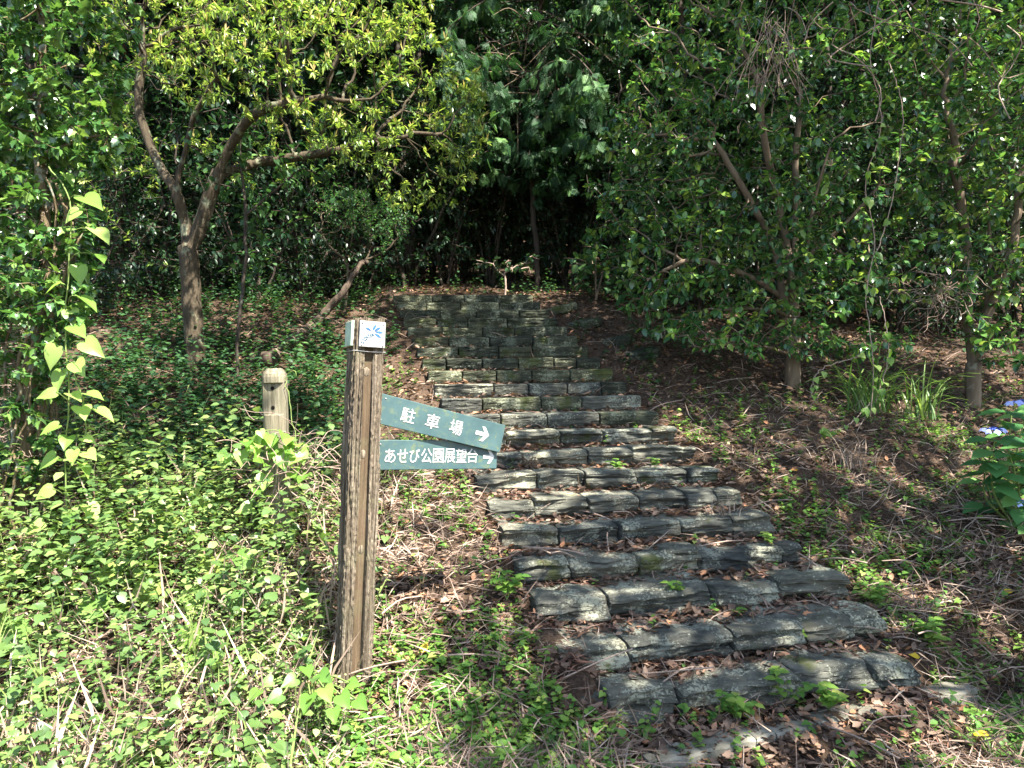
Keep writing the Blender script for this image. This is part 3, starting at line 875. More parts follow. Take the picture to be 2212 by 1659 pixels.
# ------------------------------------------------------------------ short round post
b2 = G(603, 1165); b2[2] -= .1
hp = float(P(592, 796, b2[1])[2] - b2[2])
fp = thing('wooden_post', 'short round grey wooden post with a notched face, wrapped in vines', 'post', b2, None, (0, math.radians(-.6), math.radians(6)))
rp = 26 / FPX * b2[1]
mb = MB(); na = 48; zs = np.concatenate([np.linspace(0, hp - .36, 30), np.linspace(hp - .355, hp - .05, 48), [hp - .03, hp - .008, hp]])
v = []
zn0, zn1 = hp - .185 * b2[1] / 3.9 - .07, hp - .085
for z in zs:
    for a in np.linspace(0, 2 * math.pi, na, endpoint=False):
        rr = rp * (1 - .0 * z) * (1 + .02 * math.sin(3 * a + z * 3))
        if z > hp - .035: rr -= (z - (hp - .035)) * .75
        x, y = rr * math.cos(a), rr * math.sin(a)
        if zn0 < z < zn1 and y < -rp * .62: y = -rp * .62
        v.append((x, y, z))
v = np.array(v); v[:, :2] += (fbm(v * [60, 60, 6], 8, 3)[:, None] - .5) * .004
nzp = len(zs)
fs = [(a * na + b_, a * na + (b_ + 1) % na, (a + 1) * na + (b_ + 1) % na, (a + 1) * na + b_) for a in range(nzp - 1) for b_ in range(na)]
fs.append(tuple((nzp - 1) * na + x for x in range(na)))
mb.faces(v, fs); build(mb, 'shaft', M['postwood'], fp, local=True, smooth=False)
for z in (zn1 - .03, zn0 + .04):
    mb = MB(); disc(mb, -.004, -rp * .62 - .003, z, .011, 14, .0005); build(mb, 'bolt_hole_disc', M['hole'], fp, local=True)  # flat dark disc: the shade inside the hole is painted, no recess

#==TREES==
# ------------------------------------------------------------------ pale-flowered tree left (small rosettes of leaves)
pb = G(425, 792); D0 = pb[1]
Q = lambda x, y, d: P(x, y, d)
roots = [[pb - [0, 0, .15], pb + [.0, 0, .05], Q(418, 700, D0), Q(412, 600, D0), Q(405, 540, D0 - .02), Q(402, 480, D0)],
         [Q(402, 480, D0), Q(385, 420, D0 - .1), Q(400, 330, D0 - .2), Q(425, 240, D0 - .3), Q(470, 170, D0 - .4)],
         [Q(408, 545, D0), Q(440, 470, D0 - .05), Q(470, 380, D0 - .1), Q(505, 305, D0 - .2), Q(560, 240, D0 - .4), Q(660, 215, D0 - .5)],
         [Q(405, 575, D0), Q(330, 570, D0 - .1), Q(285, 520, D0 - .2), Q(240, 470, D0 - .3)],
         [Q(385, 420, D0 - .1), Q(330, 330, D0), Q(300, 230, D0), Q(310, 120, D0)],
         [Q(470, 380, D0 - .1), Q(560, 350, D0 + .3), Q(700, 330, D0 + .4), Q(820, 300, D0 + .4)]]
att = np.concatenate([ell(P(620, 140, D0 - .5), (1.05, .9, .62), 900), ell(P(560, -60, D0 - .3), (1.5, 1.0, .5), 700), ell(P(830, 110, D0 + .1), (.62, .7, .75), 600),
                      ell(P(960, 215, D0 + .6), (.45, .5, .55), 420), ell(P(780, 300, D0 - .1), (.55, .5, .28), 230), ell(P(1000, 330, D0 + .8), (.35, .5, .42), 220), ell(P(900, 420, D0 + .9), (.5, .4, .2), 90), ell(P(820, 350, D0 + .2), (.35, .4, .22), 60),
                      ell(P(340, 80, D0 + .3), (.7, .8, .7), 300), ell(P(250, 330, D0 + .2), (.45, .5, .6), 60), ell(P(560, 330, D0 + .6), (.8, .5, .45), 60)])
pt, info = grow_tree('spreading_tree', 'spreading tree with lichened trunk and sunlit yellow-green crown left of the steps', 'tree', roots, att,
                     LEAFN, M['pieris'], M['bark'], step=.085, infl=.65, kill=.115, tip=.0024, p=2.15, thr=.0060, k=6, llen=.060, jit=.3, rbase=.088, tipk=18, gaps=.44,
                     fol=dict(spread=.85, droop=.1, tint0=.42, var=.34, along=.06, side=.01), rmax=.115)
N, Pn, rad, kids, pos, dr, tips = info
sel = tips & (pos[:, 2] > P(0, 330, D0)[2])
mb = MB(); pp = pos[sel]
k = 3
leaves(mb, LEAFLON, np.repeat(pp, k, 0), nrm(np.repeat(dr[sel], k, 0) * .5 + [0, 0, 1.0] + rdir(len(pp) * k) * .5), rdir(len(pp) * k), .06 + .04 * R.random(len(pp) * k), R.random(len(pp) * k), .45)
build(mb, 'flower_sprays', M['spike'], pt)
# bare twigs under that crown
for _ in range(60):
    a = N[R.choice(np.nonzero((rad > .008) & (N[:, 2] > P(0, 620, D0)[2]))[0])]; d_ = rdir(1)[0] * [1, .6, .7]
    L_ = R.uniform(.2, .6); mid = a + d_ * L_ * .5 + rdir(1)[0] * .06
    mb = MB(); tube(mb, smooth_path([a, mid, a + d_ * L_], 7), np.linspace(.005, .0015, 7), 4, cap=False)
    build(mb, 'bare_twig', M['bark'], pt)

# ------------------------------------------------------------------ camellias on the right
cb = G(1713, 832); D1 = cb[1]
roots = [[cb - [0, 0, .15], P(1712, 780, D1), P(1715, 700, D1), P(1712, 620, D1), P(1705, 560, D1)],
         [P(1712, 790, D1), P(1690, 640, D1 - .05), P(1665, 520, D1), P(1600, 400, D1 - .2), P(1540, 300, D1 - .2)],
         [P(1715, 640, D1), P(1740, 560, D1), P(1760, 430, D1 - .1), P(1800, 300, D1 - .2)],
         [P(1705, 560, D1), P(1680, 440, D1), P(1650, 300, D1 - .3), P(1640, 180, D1 - .4)],
         [P(1712, 600, D1), P(1720, 480, D1), P(1720, 340, D1), P(1730, 200, D1)],
         [P(1690, 640, D1), P(1600, 590, D1 - .2), P(1500, 560, D1 - .4), P(1420, 590, D1 - .5)],
         [P(1715, 690, D1), P(1650, 665, D1 - .3), P(1560, 670, D1 - .5)],
         [P(1740, 560, D1), P(1830, 480, D1 - .2), P(1900, 400, D1 - .3)],
         [P(1712, 770, D1), P(1660, 750, D1 - .5), P(1590, 745, D1 - .8), P(1500, 748, D1 - 1.0)]]
att = np.concatenate([ell(P(1680, 290, D1 - .2), (1.5, 1.2, 1.35), 1440), ell(P(1490, 330, D1 - .1), (.95, .9, .95), 608), ell(P(1560, 560, D1 - .4), (1.1, .8, .55), 528),
                      ell(P(1850, 420, D1 - .1), (.8, .9, 1.1), 528), ell(P(1560, 60, D1 + .4), (1.3, 1.0, .8), 608), ell(P(1400, 130, D1 + .9), (.5, .8, 1.2), 240),
                      ell(P(1560, 745, D1 - 1.0), (.55, .3, .1), 40), ell(P(1760, 620, D1 - .5), (.9, .5, .5), 200), ell(P(1480, 640, D1 - .2), (.9, .6, .35), 160), ell(P(1360, 480, D1 + .4), (.5, .7, .9), 200), ell(P(1850, 660, D1 - .3), (.6, .5, .4), 120), ell(P(1570, 700, D1 - .4), (1.0, .6, .22), 190), ell(P(1840, 740, D1 - .4), (.6, .5, .22), 90), ell(P(1720, 700, D1 - .6), (.5, .3, .3), 70)])
fol_c = dict(spread=.85, droop=.35, tint0=.42, var=.42, along=.10, side=.015)
ct, _ = grow_tree('camellia_tree', 'large glossy camellia with fanning stems on the bank right of the steps', 'tree', roots, att, LEAFW, M['camellia'], M['cbark'],
                  step=.115, infl=.9, kill=.15, tip=.0032, p=2.25, thr=.0078, k=5, llen=.078, jit=.3, fol=fol_c, rbase=.082, tipk=7, gaps=.41)
eb = G(2100, 850); D2 = eb[1] - .3; eb = np.array([P(2100, 850, D2)[0], D2, float(H(P(2100, 850, D2)[0], D2))])
roots = [[eb - [0, 0, .15], P(2105, 780, D2), P(2125, 690, D2), P(2140, 560, D2), P(2130, 420, D2)],
         [P(2105, 800, D2), P(2140, 660, D2 - .1), P(2190, 520, D2 - .1), P(2200, 380, D2)],
         [P(2105, 800, D2), P(2090, 650, D2), P(2085, 500, D2 + .1), P(2060, 350, D2)],
         [P(2115, 740, D2), P(2180, 710, D2 - .1), P(2250, 690, D2 - .1)]]
att = np.concatenate([ell(P(2120, 270, D2 - .1), (.75, .8, 1.2), 672), ell(P(2250, 330, D2 - .2), (1.0, .9, 1.5), 640), ell(P(2020, 130, D2 + .3), (.9, .9, .9), 480),
                      ell(P(2170, 600, D2 - .2), (.55, .6, .5), 120), ell(P(2060, 560, D2 - .3), (.5, .5, .5), 120), ell(P(2190, 730, D2 - .5), (.5, .4, .3), 90)])
ct2, _ = grow_tree('camellia_tree', 'camellia with twin brown stems at the right edge above the hydrangea', 'tree', roots, att, LEAFW, M['camellia'], M['cbark'],
                   step=.12, infl=.9, kill=.15, tip=.0034, p=2.25, thr=.008, k=5, llen=.082, jit=.3, tipk=7, fol=dict(fol_c, tint0=.5), rbase=.07)

# ------------------------------------------------------------------ ivy-covered tree, left edge
ib = G(45, 1150); D3 = ib[1]
roots = [[ib - [0, 0, .2], P(50, 1050, D3), P(62, 900, D3), P(70, 780, D3), P(95, 640, D3), P(100, 500, D3), P(85, 340, D3), P(95, 160, D3), P(80, -60, D3)],
         [P(70, 780, D3), P(120, 660, D3 - .1), P(150, 560, D3 - .1), P(190, 480, D3 - .1)],
         [P(62, 900, D3), P(20, 760, D3), P(-20, 640, D3), P(-40, 400, D3)],
         [P(85, 340, D3), P(170, 300, D3 - .05), P(260, 290, D3 - .1)]]
att = np.concatenate([ell(P(90, 380, D3), (.42, .4, .55), 330), ell(P(120, 130, D3), (.42, .5, .45), 300), ell(P(30, -40, D3), (.8, .6, .4), 160), ell(P(60, 560, D3), (.34, .35, .3), 210), ell(P(200, 300, D3 - .1), (.28, .25, .16), 70),
                      ell(P(0, 240, D3), (.4, .4, .7), 220), ell(P(80, 640, D3 - .1), (.28, .3, .16), 90), ell(P(-10, 760, D3), (.3, .3, .35), 90), ell(P(95, 850, D3 - .05), (.2, .25, .3), 40), ell(P(70, 560, D3 - .1), (.42, .3, .5), 260), ell(P(30, 700, D3 - .1), (.4, .3, .35), 160), ell(P(150, 690, D3 - .15), (.2, .2, .12), 50), ell(P(20, 960, D3 - .1), (.3, .3, .3), 60)])
it_, _ = grow_tree('ivy_clad_tree', 'ivy-smothered tree trunk with glossy ivy leaves at the left edge', 'tree', roots, att, IVY, M['ivy'], M['ivybark'],
                   step=.07, infl=.5, kill=.085, tip=.0022, p=2.0, thr=.0052, k=9, llen=.05, jit=.3, fol=dict(spread=1.0, droop=.45, tint0=.45, var=.4, along=.05, side=.02, up=.8), rmax=.14)
# hairy ivy roots on the trunk
mb = MB()
tp_ = smooth_path(roots[0], 60)
for _ in range(1500):
    i_ = int(R.integers(2, 40)); a = R.uniform(0, 2 * math.pi); o_ = np.array([math.cos(a), math.sin(a), 0])
    p0 = tp_[i_] + o_ * .10 + [0, 0, R.uniform(-.03, .03)]
    tube(mb, np.array([p0, p0 + o_ * R.uniform(.02, .06) + rdir(1)[0] * .03]), np.array([.0018, .0008]), 3, cap=False)
build(mb, 'aerial_roots', M['dvine'], it_)
mb = MB()
for _ in range(9):
    a0 = R.uniform(0, 6.3); pts = []
    for i_ in range(0, 44, 3):
        a0 += R.uniform(-.35, .45); pts.append(tp_[i_] + np.array([math.cos(a0), math.sin(a0), 0]) * R.uniform(.11, .145))
    tube(mb, smooth_path(pts, 40, .004), R.uniform(.005, .012), 6, cap=False)
build(mb, 'ivy_stems', M['ivybark'], it_)

#==MORE TREES==
# ------------------------------------------------------------------ cypress with drooping sprays, top centre
yb = GD(1165, 11.0); D4 = yb[1]
roots = [[yb - [0, 0, .1], P(1160, 560, D4), P(1150, 400, D4 + .1), P(1160, 200, D4 + .1), P(1170, -100, D4), P(1175, -400, D4)]]
for a in range(17):
    y0 = R.uniform(-380, 210); sx = R.choice([-1, 1]); ln = R.uniform(120, 260)
    p0 = P(1160, y0, D4)
    e = P(1160 + sx * ln, y0 + R.uniform(20, 130), D4 - R.uniform(.2, 2.0)); mid = (p0 + e) / 2 + [0, 0, .25]
    roots.append([p0, mid, e])
att = np.concatenate([ell(P(1060, 250, D4 - .8), (.85, .9, .9), 240), ell(P(1220, 300, D4 - .6), (.7, .9, .8), 240), ell(P(1240, 90, D4 - .7), (.75, .9, .45), 130),
                      ell(P(1130, -150, D4 - .3), (1.5, 1.3, .9), 330), ell(P(1010, 60, D4 - .2), (.6, .9, .6), 120), ell((-.2, 7.6, 7.3), (2.3, 1.9, .6), 160)])  # last cluster: out-of-view boughs added to cut sky light on the steps
cy, info = grow_tree('cypress_tree', 'cypress with drooping feathery sprays above the head of the steps', 'tree', roots, att, SPRAY, M['cypress'], M['dbark'],
                     step=.15, infl=1.0, kill=.22, tip=.004, p=2.3, thr=.0085, k=4, llen=.19, trop=(0, -.1, -.12), jit=.3, fol=dict(spread=.7, droop=.75, tint0=.4, var=.35, along=.15, up=.6), rmax=.14)
mb = MB()
for _ in range(46):
    a = P(R.uniform(1040, 1300), R.uniform(30, 260), D4 - R.uniform(0, .8)); d_ = np.array([R.normal(), R.normal() * .6, R.normal() * .35]); d_ /= np.linalg.norm(d_)
    L_ = R.uniform(.5, 1.5); tube(mb, smooth_path([a, a + d_ * L_ * .5 + [0, 0, R.uniform(-.02, .15)], a + d_ * L_], 9), np.linspace(.010, .003, 9), 5, cap=False)
build(mb, 'dead_branches', M['cbark'], cy)

# ------------------------------------------------------------------ clipped shrub on the bank, and the long leaning log
zb = GD(745, 8.7); D5 = zb[1]
roots = [[zb - [0, 0, .1], P(752, 590, D5), P(745, 560, D5), P(760, 520, D5 - .1)], [P(752, 590, D5), P(790, 560, D5 - .1), P(800, 520, D5)],
         [P(790, 560, D5 - .1), P(830, 545, D5), P(860, 515, D5)], [P(745, 560, D5), P(710, 530, D5), P(690, 500, D5)]]
att = np.concatenate([ell(P(805, 465, D5), (.55, .6, .28), 420), ell(P(745, 445, D5 + .2), (.5, .5, .28), 260), ell(P(835, 500, D5 - .1), (.3, .4, .2), 120)])
az, _ = grow_tree('clipped_shrub', 'rounded small-leaved shrub on crooked stems beside the top of the steps', 'shrub', roots, att, LEAF, M['azalea'], M['bark'],
                  step=.06, infl=.45, kill=.085, tip=.003, p=2.4, thr=.006, k=6, llen=.042, jit=.35, fol=dict(spread=.9, droop=.0, tint0=.5, var=.35, along=.05, side=.01), rmax=.05)
lb = G(585, 778); D6 = lb[1]
print('DEPTHS', D0, D1, D2, D3, D5, D6, [G(px_, py_)[1] for px_, py_ in ((640, 735), (690, 698), (745, 640))])
le = P(792, 566, 8.45)
mb = MB(); pts = smooth_path([lb + [0, 0, .03], G(640, 735) + [0, 0, .04], G(690, 698) + [0, 0, .05], P(745, 625, 8.2), P(778, 572, 8.4), le], 34, .006)
rr = np.interp(np.linspace(0, 1, 34), [0, .12, .45, .7, 1], [.060, .068, .052, .032, .03]) * D6 / 7.2
tube(mb, pts, rr, 12); o = build(mb, 'leaning_log', M['log'], origin=lb, smooth=True)
tag(o, 'long leaning log lying up the bank left of the steps', 'log')
mb = MB(); a = P(545, 778, D6 - .1); c_ = P(592, 775, D6 - .25)
tube(mb, smooth_path([a, (a + c_) / 2, c_], 6), .075, 12); tag(build(mb, 'sawn_log', M['log'], origin=a), 'short sawn log end lying at the foot of the leaning log', 'log')

# ------------------------------------------------------------------ thin forked sapling
sb_ = G(512, 795); D7 = sb_[1] - .2; sb_ = np.array([P(512, 795, D7)[0], D7, float(H(P(512, 795, D7)[0], D7))])
roots = [[sb_ - [0, 0, .1], P(515, 700, D7), P(528, 600, D7), P(532, 470, D7), P(520, 340, D7), P(525, 260, D7)], [P(532, 470, D7), P(570, 430, D7), P(640, 370, D7)]]
att = np.concatenate([ell(P(620, 400, D7 + .3), (.7, .6, .5), 110), ell(P(560, 540, D7 + .3), (.5, .5, .4), 60), ell(P(480, 330, D7), (.4, .4, .4), 40)])
grow_tree('forked_sapling', 'thin forked sapling standing in the shade right of the lichened trunk', 'tree', roots, att, OVATE, M['under'], M['dbark'],
          step=.1, infl=.8, kill=.15, tip=.0032, p=2.3, thr=.008, k=4, llen=.07, fol=dict(spread=.9, droop=.2, tint0=.5, var=.35), rmax=.03)
# ------------------------------------------------------------------ small sapling and shrubs at the head of the flight
hb = GD(1093, 9.6); D8 = hb[1]
roots = [[hb - [0, 0, .1], P(1092, 605, D8), P(1090, 590, D8)], [P(1092, 605, D8), P(1075, 585, D8), P(1065, 570, D8)], [P(1090, 590, D8), P(1108, 580, D8), P(1120, 572, D8)]]
att = np.concatenate([ell(P(1060, 572, D8), (.3, .4, .14), 60), ell(P(1135, 572, D8), (.3, .4, .13), 50)])
grow_tree('pale_sapling', 'little pale-stemmed sapling at the middle of the topmost step', 'tree', roots, att, OVATE, M['dark'], M['dvine'], step=.09, infl=.7, kill=.14, tip=.005, thr=.011, k=3, llen=.075,
          fol=dict(spread=.9, droop=.2, tint0=.7, var=.3), rmax=.022)
sb2 = GD(1290, 9.4); D9 = sb2[1]
roots = [[sb2 - [0, 0, .1], P(1288, 620, D9), P(1285, 570, D9), P(1290, 540, D9)], [P(1288, 640, D9), P(1305, 590, D9), P(1320, 550, D9)]]
att = np.concatenate([ell(P(1290, 560, D9), (.5, .4, .28), 90), ell(P(1330, 590, D9 - .1), (.4, .3, .3), 50), ell(P(1260, 600, D9 - .2), (.3, .3, .2), 20)])
grow_tree('broadleaf_shrub', 'two-stemmed broad-leaved shrub right of the topmost step', 'shrub', roots, att, OVATE, M['under'], M['cbark'], step=.1, infl=.7, kill=.15, tip=.006, thr=.014, k=3, llen=.12,
          fol=dict(spread=.9, droop=.25, tint0=.55, var=.35), rmax=.035)
sb3 = GD(1385, 8.9); D10 = sb3[1]
roots = [[sb3 - [0, 0, .05], P(1375, 665, D10), P(1365, 640, D10)], [P(1380, 680, D10), P(1400, 650, D10), P(1410, 630, D10)]]
att = ell(P(1380, 640, D10), (.35, .3, .2), 26)
grow_tree('large_leaved_shrub', 'low shrub with big lobed leaves under the camellia beside the slabs', 'shrub', roots, att, BROAD, M['azalea'], M['cbark'], step=.1, infl=.7, kill=.15, tip=.004, thr=.02, k=1, llen=.2,
          fol=dict(spread=.9, droop=.1, tint0=.7, var=.3), rmax=.02)
# ------------------------------------------------------------------ red-barked cedar behind the ivy tree
rb = GD(258, 9.8); D11 = rb[1]
roots = [[rb - [0, 0, .2], P(256, 620, D11), P(258, 400, D11), P(262, 0, D11), P(265, -600, D11), P(268, -1300, D11)]]
att = np.concatenate([ell(P(265, -700, D11), (2.2, 2.2, 2.6), 330)])
ro, _ = grow_tree('cedar_tree', 'straight cedar with shaggy reddish bark behind the ivy-clad trunk', 'tree', roots, att, SPRAY, M['cypress'], M['red_bark'], step=.3, infl=2.0, kill=.45, tip=.012, p=2.2, thr=.03, k=4, llen=.5,
          fol=dict(spread=.8, droop=.5, tint0=.3, var=.3, along=.3), rmax=30 / FPX * D11)

# ------------------------------------------------------------------ the wood behind
def proto_tree(name, label, h, crown, stems, leaf, lm, step, k, ll, natt, group, tip=.008, thr=.02, lean=.4):
    roots = []
    for s_ in range(stems):
        a = R.uniform(0, 6.3); e = np.array([math.cos(a), math.sin(a), 0]) * lean * R.uniform(.5, 1.4)
        roots.append([np.array([0, 0, -.2]) + e * .1, np.array([0, 0, h * .15]) + e * .3, np.array([0, 0, h * .4]) + e * .8, np.array([0, 0, h * .62]) + e * 1.3])
    roots = [roots[0]] + [tuple(r_) for r_ in roots[1:]]
    att = np.concatenate([ell(c_, r_, int(natt * f_)) for c_, r_, f_ in crown])
    o, _ = grow_tree(name, label, 'tree', roots, att, leaf, lm, M['dbark'], step=step, infl=2.0, kill=step * 1.5, tip=tip, p=2.4, thr=thr, k=k, llen=ll,
                     fol=dict(spread=.9, droop=.3, tint0=.4, var=.4, along=.2, side=.05), group=group, loc=(0, 0, 0), rmax=.16)
    return o
GB = "dark trees in the wood behind the steps"
LBK = "dark evergreen tree deep in the shaded wood behind the steps"
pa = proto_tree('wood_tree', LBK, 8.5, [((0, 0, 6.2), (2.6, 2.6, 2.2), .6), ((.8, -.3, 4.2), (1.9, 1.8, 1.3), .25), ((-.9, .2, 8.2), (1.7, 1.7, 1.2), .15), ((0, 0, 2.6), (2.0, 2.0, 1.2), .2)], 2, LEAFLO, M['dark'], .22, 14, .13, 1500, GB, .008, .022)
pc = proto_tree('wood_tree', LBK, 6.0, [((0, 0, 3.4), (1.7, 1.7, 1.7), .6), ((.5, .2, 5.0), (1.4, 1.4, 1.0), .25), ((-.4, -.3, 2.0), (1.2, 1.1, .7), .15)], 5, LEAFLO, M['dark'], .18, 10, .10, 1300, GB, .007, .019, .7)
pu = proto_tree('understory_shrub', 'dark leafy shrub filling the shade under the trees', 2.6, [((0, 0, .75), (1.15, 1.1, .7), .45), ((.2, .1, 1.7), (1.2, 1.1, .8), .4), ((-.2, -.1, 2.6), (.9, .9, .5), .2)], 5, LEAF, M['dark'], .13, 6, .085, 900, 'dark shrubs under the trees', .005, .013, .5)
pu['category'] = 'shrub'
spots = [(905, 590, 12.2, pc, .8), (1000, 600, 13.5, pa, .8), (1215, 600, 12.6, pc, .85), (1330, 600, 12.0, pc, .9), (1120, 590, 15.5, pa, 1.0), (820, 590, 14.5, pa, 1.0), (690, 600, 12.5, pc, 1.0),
         (560, 600, 14.0, pa, 1.1), (400, 600, 11.8, pc, 1.0), (300, 600, 15.0, pa, 1.15), (150, 600, 12.5, pa, 1.0), (1450, 600, 13.0, pa, 1.0), (1620, 600, 11.5, pc, 1.05), (1790, 600, 13.0, pa, 1.1),
         (1960, 600, 11.5, pc, 1.1), (2120, 600, 12.8, pa, 1.1), (2300, 600, 11.5, pa, 1.0), (930, 590, 19, pa, 1.4), (1180, 590, 20, pa, 1.4), (600, 590, 19, pa, 1.4), (1500, 590, 19, pa, 1.4), (1900, 590, 19, pa, 1.4), (250, 590, 20, pa, 1.4), (-20, 590, 14, pa, 1.2),
         (420, 600, 9.6, pa, .9), (640, 600, 9.9, pa, .95), (140, 600, 9.2, pa, .9), (880, 600, 11.0, pa, .9), (1500, 600, 10.6, pa, .95), (1800, 600, 10.2, pa, .95), (1390, 600, 9.9, pu, .9), (1500, 600, 9.3, pu, .85), (1640, 600, 9.1, pu, .9), (1790, 600, 9.3, pu, .9), (1930, 600, 9.2, pu, .95), (2060, 600, 9.0, pu, .9), (2200, 600, 9.1, pu, 1.0), (1230, 600, 11.6, pu, .9), (1110, 600, 12.6, pu, 1.0), (980, 600, 11.9, pu, .95), (880, 600, 10.6, pu, .9), (660, 600, 9.4, pu, .85), (560, 600, 8.9, pu, .8), (460, 600, 9.3, pu, .9), (340, 600, 8.7, pu, .85), (230, 600, 8.2, pu, .8), (150, 600, 7.4, pu, .7), (1320, 600, 12.4, pu, 1.1), (780, 600, 10.4, pu, .9), (1050, 600, 14.5, pu, 1.3), (1180, 600, 15, pu, 1.4), (930, 600, 14.8, pu, 1.3), (1420, 600, 10.4, pc, .6), (1560, 600, 10.6, pc, .7), (1700, 600, 10.3, pc, .65), (1850, 600, 10.8, pc, .7), (1990, 600, 10.2, pc, .65), (2170, 600, 10.0, pc, .7), (700, 600, 10.6, pc, .6), (560, 600, 10.2, pc, .6), (380, 600, 10.4, pc, .65), (960, 600, 11.2, pc, .6), (1060, 600, 11.8, pc, .7)]
first = {}
for n_, (px, py, d_, pro, sc) in enumerate(spots):
    x = P(px, py, d_)[0]; lo = np.array([x, d_, float(H(x, d_, False)) - .05])
    rz = R.uniform(0, 6.3); s_ = sc * R.uniform(.9, 1.1)
    if pro.name not in first:
        first[pro.name] = 1; pro.location = tuple(lo); pro.rotation_euler = (0, 0, rz); pro.scale = (s_, s_, s_)
    else: dup(pro, lo, rz, (s_, s_, s_))
# far wood, one mass
mb = MB(); n_ = 70000
th = R.uniform(-1.15, 1.15, n_); rr = R.uniform(23, 34, n_); x = rr * np.sin(th); y = rr * np.cos(th)
z = H(x, y, False) + R.random(n_) ** .9 * 17
p = np.stack([x, y, z], 1)
dn = fbm(p * .55, 3, 3); keep = dn > .40; p = p[keep]; n_ = len(p)
leaves(mb, LEAFLO, p, rdir(n_) + [0, 0, -.3], rdir(n_) + [0, -.5, .8], R.uniform(.35, .75, n_), np.clip(R.normal(size=n_) * .25 + .4, 0, 1), 1.4)
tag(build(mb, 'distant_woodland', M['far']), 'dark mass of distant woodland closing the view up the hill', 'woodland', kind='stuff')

# ------------------------------------------------------------------ unseen tall trees, crowns placed and thinned to shade the steps
def shade_tree(label, root, crown_c, crown_r, n_, seed_holes, keep=()):
    o = thing('unseen_shade_tree', label, 'tree', root, 'unseen tall trees added for shade')
    mb = MB(); c0 = np.asarray(crown_c[0], float)
    tube(mb, smooth_path([root - [0, 0, .2], root + [0, 0, 2.2], (root + c0) / 2 + [0, 0, 1.0], c0], 20), np.linspace(.2, .07, 20), 10)
    for c_, r_ in zip(crown_c, crown_r):
        for _ in range(10):
            e = ell(c_, np.asarray(r_) * .8, 1)[0]; s_ = (root + c0) / 2 + [0, 0, 1.2]
            tube(mb, smooth_path([s_, (s_ + e) / 2 + [0, 0, .4], e], 8), np.linspace(.05, .012, 8), 5, cap=False)
    build(mb, 'trunk', M['bark'], o)
    lb = MB()
    p = np.concatenate([ell(c_, r_, n_) for c_, r_ in zip(crown_c, crown_r)])
    cl = fbm(p * 1.5, 5, 3); p = p[cl > .48]
    # openings in the canopy: no leaf on the sun's line to these spots
    for tgt, rad_ in seed_holes:
        v_ = p - tgt; t_ = v_ @ SUN; dist = np.linalg.norm(v_ - t_[:, None] * SUN, axis=1); p = p[dist > rad_]
    for zpl, x1_, y0_, y1_, w_ in ((.3, -.25, 1.0, 5.2, .5), (4.3, -.35, 4.6, 8.5, .3), (2.5, -1.6, 3.0, 5.0, .3), (6.0, -.3, 4.6, 9.0, .3)):
        t_ = (p[:, 2] - zpl) / SUN[2]; gx_ = p[:, 0] - t_ * SUN[0]; gy_ = p[:, 1] - t_ * SUN[1]
        edge = x1_ + (n2(gx_, gy_, .9, 51) - .5) * w_ * 2.5
        p = p[~((gx_ < edge) & (gy_ > y0_) & (gy_ < y1_) & ((n2(gx_, gy_, 2.6, 52) < .66) | (zpl > 1)))]
    if keep:
        pk = np.concatenate([ell(c_, r_, int(900 * r_[0] * r_[1])) for c_, r_ in keep]); pk = pk[fbm(pk * 2.2, 7, 3) > .42]
        for tgt, rad_ in seed_holes[:1]:
            v_ = pk - tgt; t_ = v_ @ SUN; pk = pk[np.linalg.norm(v_ - t_[:, None] * SUN, axis=1) > rad_]
        p = np.concatenate([p, pk])
    m_ = len(p)
    leaves(lb, LEAF, p, rdir(m_) + [0, 0, -.3], rdir(m_) + [0, 0, .8], R.uniform(.12, .22, m_), np.clip(R.normal(size=m_) * .3 + .45, 0, 1))
    build(lb, 'crown', M['camellia'], o)
    return o
HOLES = [(P(1150, 688, 8.55), .26), (P(800, 1400, 3.1), .45), (P(500, 1350, 3.3), .9), (P(150, 1350, 3.4), 1.1), (P(60, 700, 4.1), 1.0), (P(620, 150, 6.3), 1.3), (P(300, 1600, 2.8), 1.0), (P(790, 850, 3.2), .4), (P(592, 950, 3.9), .5),
         (P(1830, 1480, 3.6), .07), (P(1900, 1350, 3.9), .10), (P(1380, 1370, 3.4), .12), (P(1620, 1590, 3.1), .07), (P(1250, 1230, 4.0), .10), (P(870, 1330, 3.4), .25), (P(700, 1600, 2.8), .5), (P(1000, 1500, 3.1), .06), (P(2100, 1420, 3.9), .10), (P(1450, 1260, 3.8), .07), (P(800, 300, 7.0), .6), (P(950, 200, 7.5), .45),
         (P(1650, 640, 7.6), .10), (P(1500, 1440, 3.5), .09)]
tops = [((3.6, .6, 8.0), (2.0, 2.2, 1.0)), ((4.6, 3.2, 8.4), (2.4, 2.4, 1.1)), ((5.4, 5.8, 8.8), (2.8, 2.2, 1.1)), ((9.5, 5.2, 8.6), (3.0, 2.6, 1.2)), ((3.8, 4.6, 9.0), (1.4, 2.0, .9))]
shade_tree('unseen tall tree right of the path, its crown shaped to shade the steps', np.array([7.6, 1.2, float(H(7.6, 1.2))]), [t[0] for t in tops], [t[1] for t in tops], 4300, HOLES,
           [((1.1, 1.6, 8.1), (1.2, .8, .5)), ((.3, 2.5, 8.1), (1.3, .8, .5)), ((2.1, 5.3, 8.5), (1.1, 1.5, .7)), ((1.7, 6.2, 8.6), (.9, 1.0, .5))])  # extra out-of-view crowns added to shade the left bank and upper steps
tops = [((3.6, -1.8, 7.6), (2.0, 1.7, 1.1)), ((5.6, -.4, 7.4), (2.0, 2.0, 1.2)), ((7.2, 2.8, 7.2), (1.8, 2.6, 1.4))]
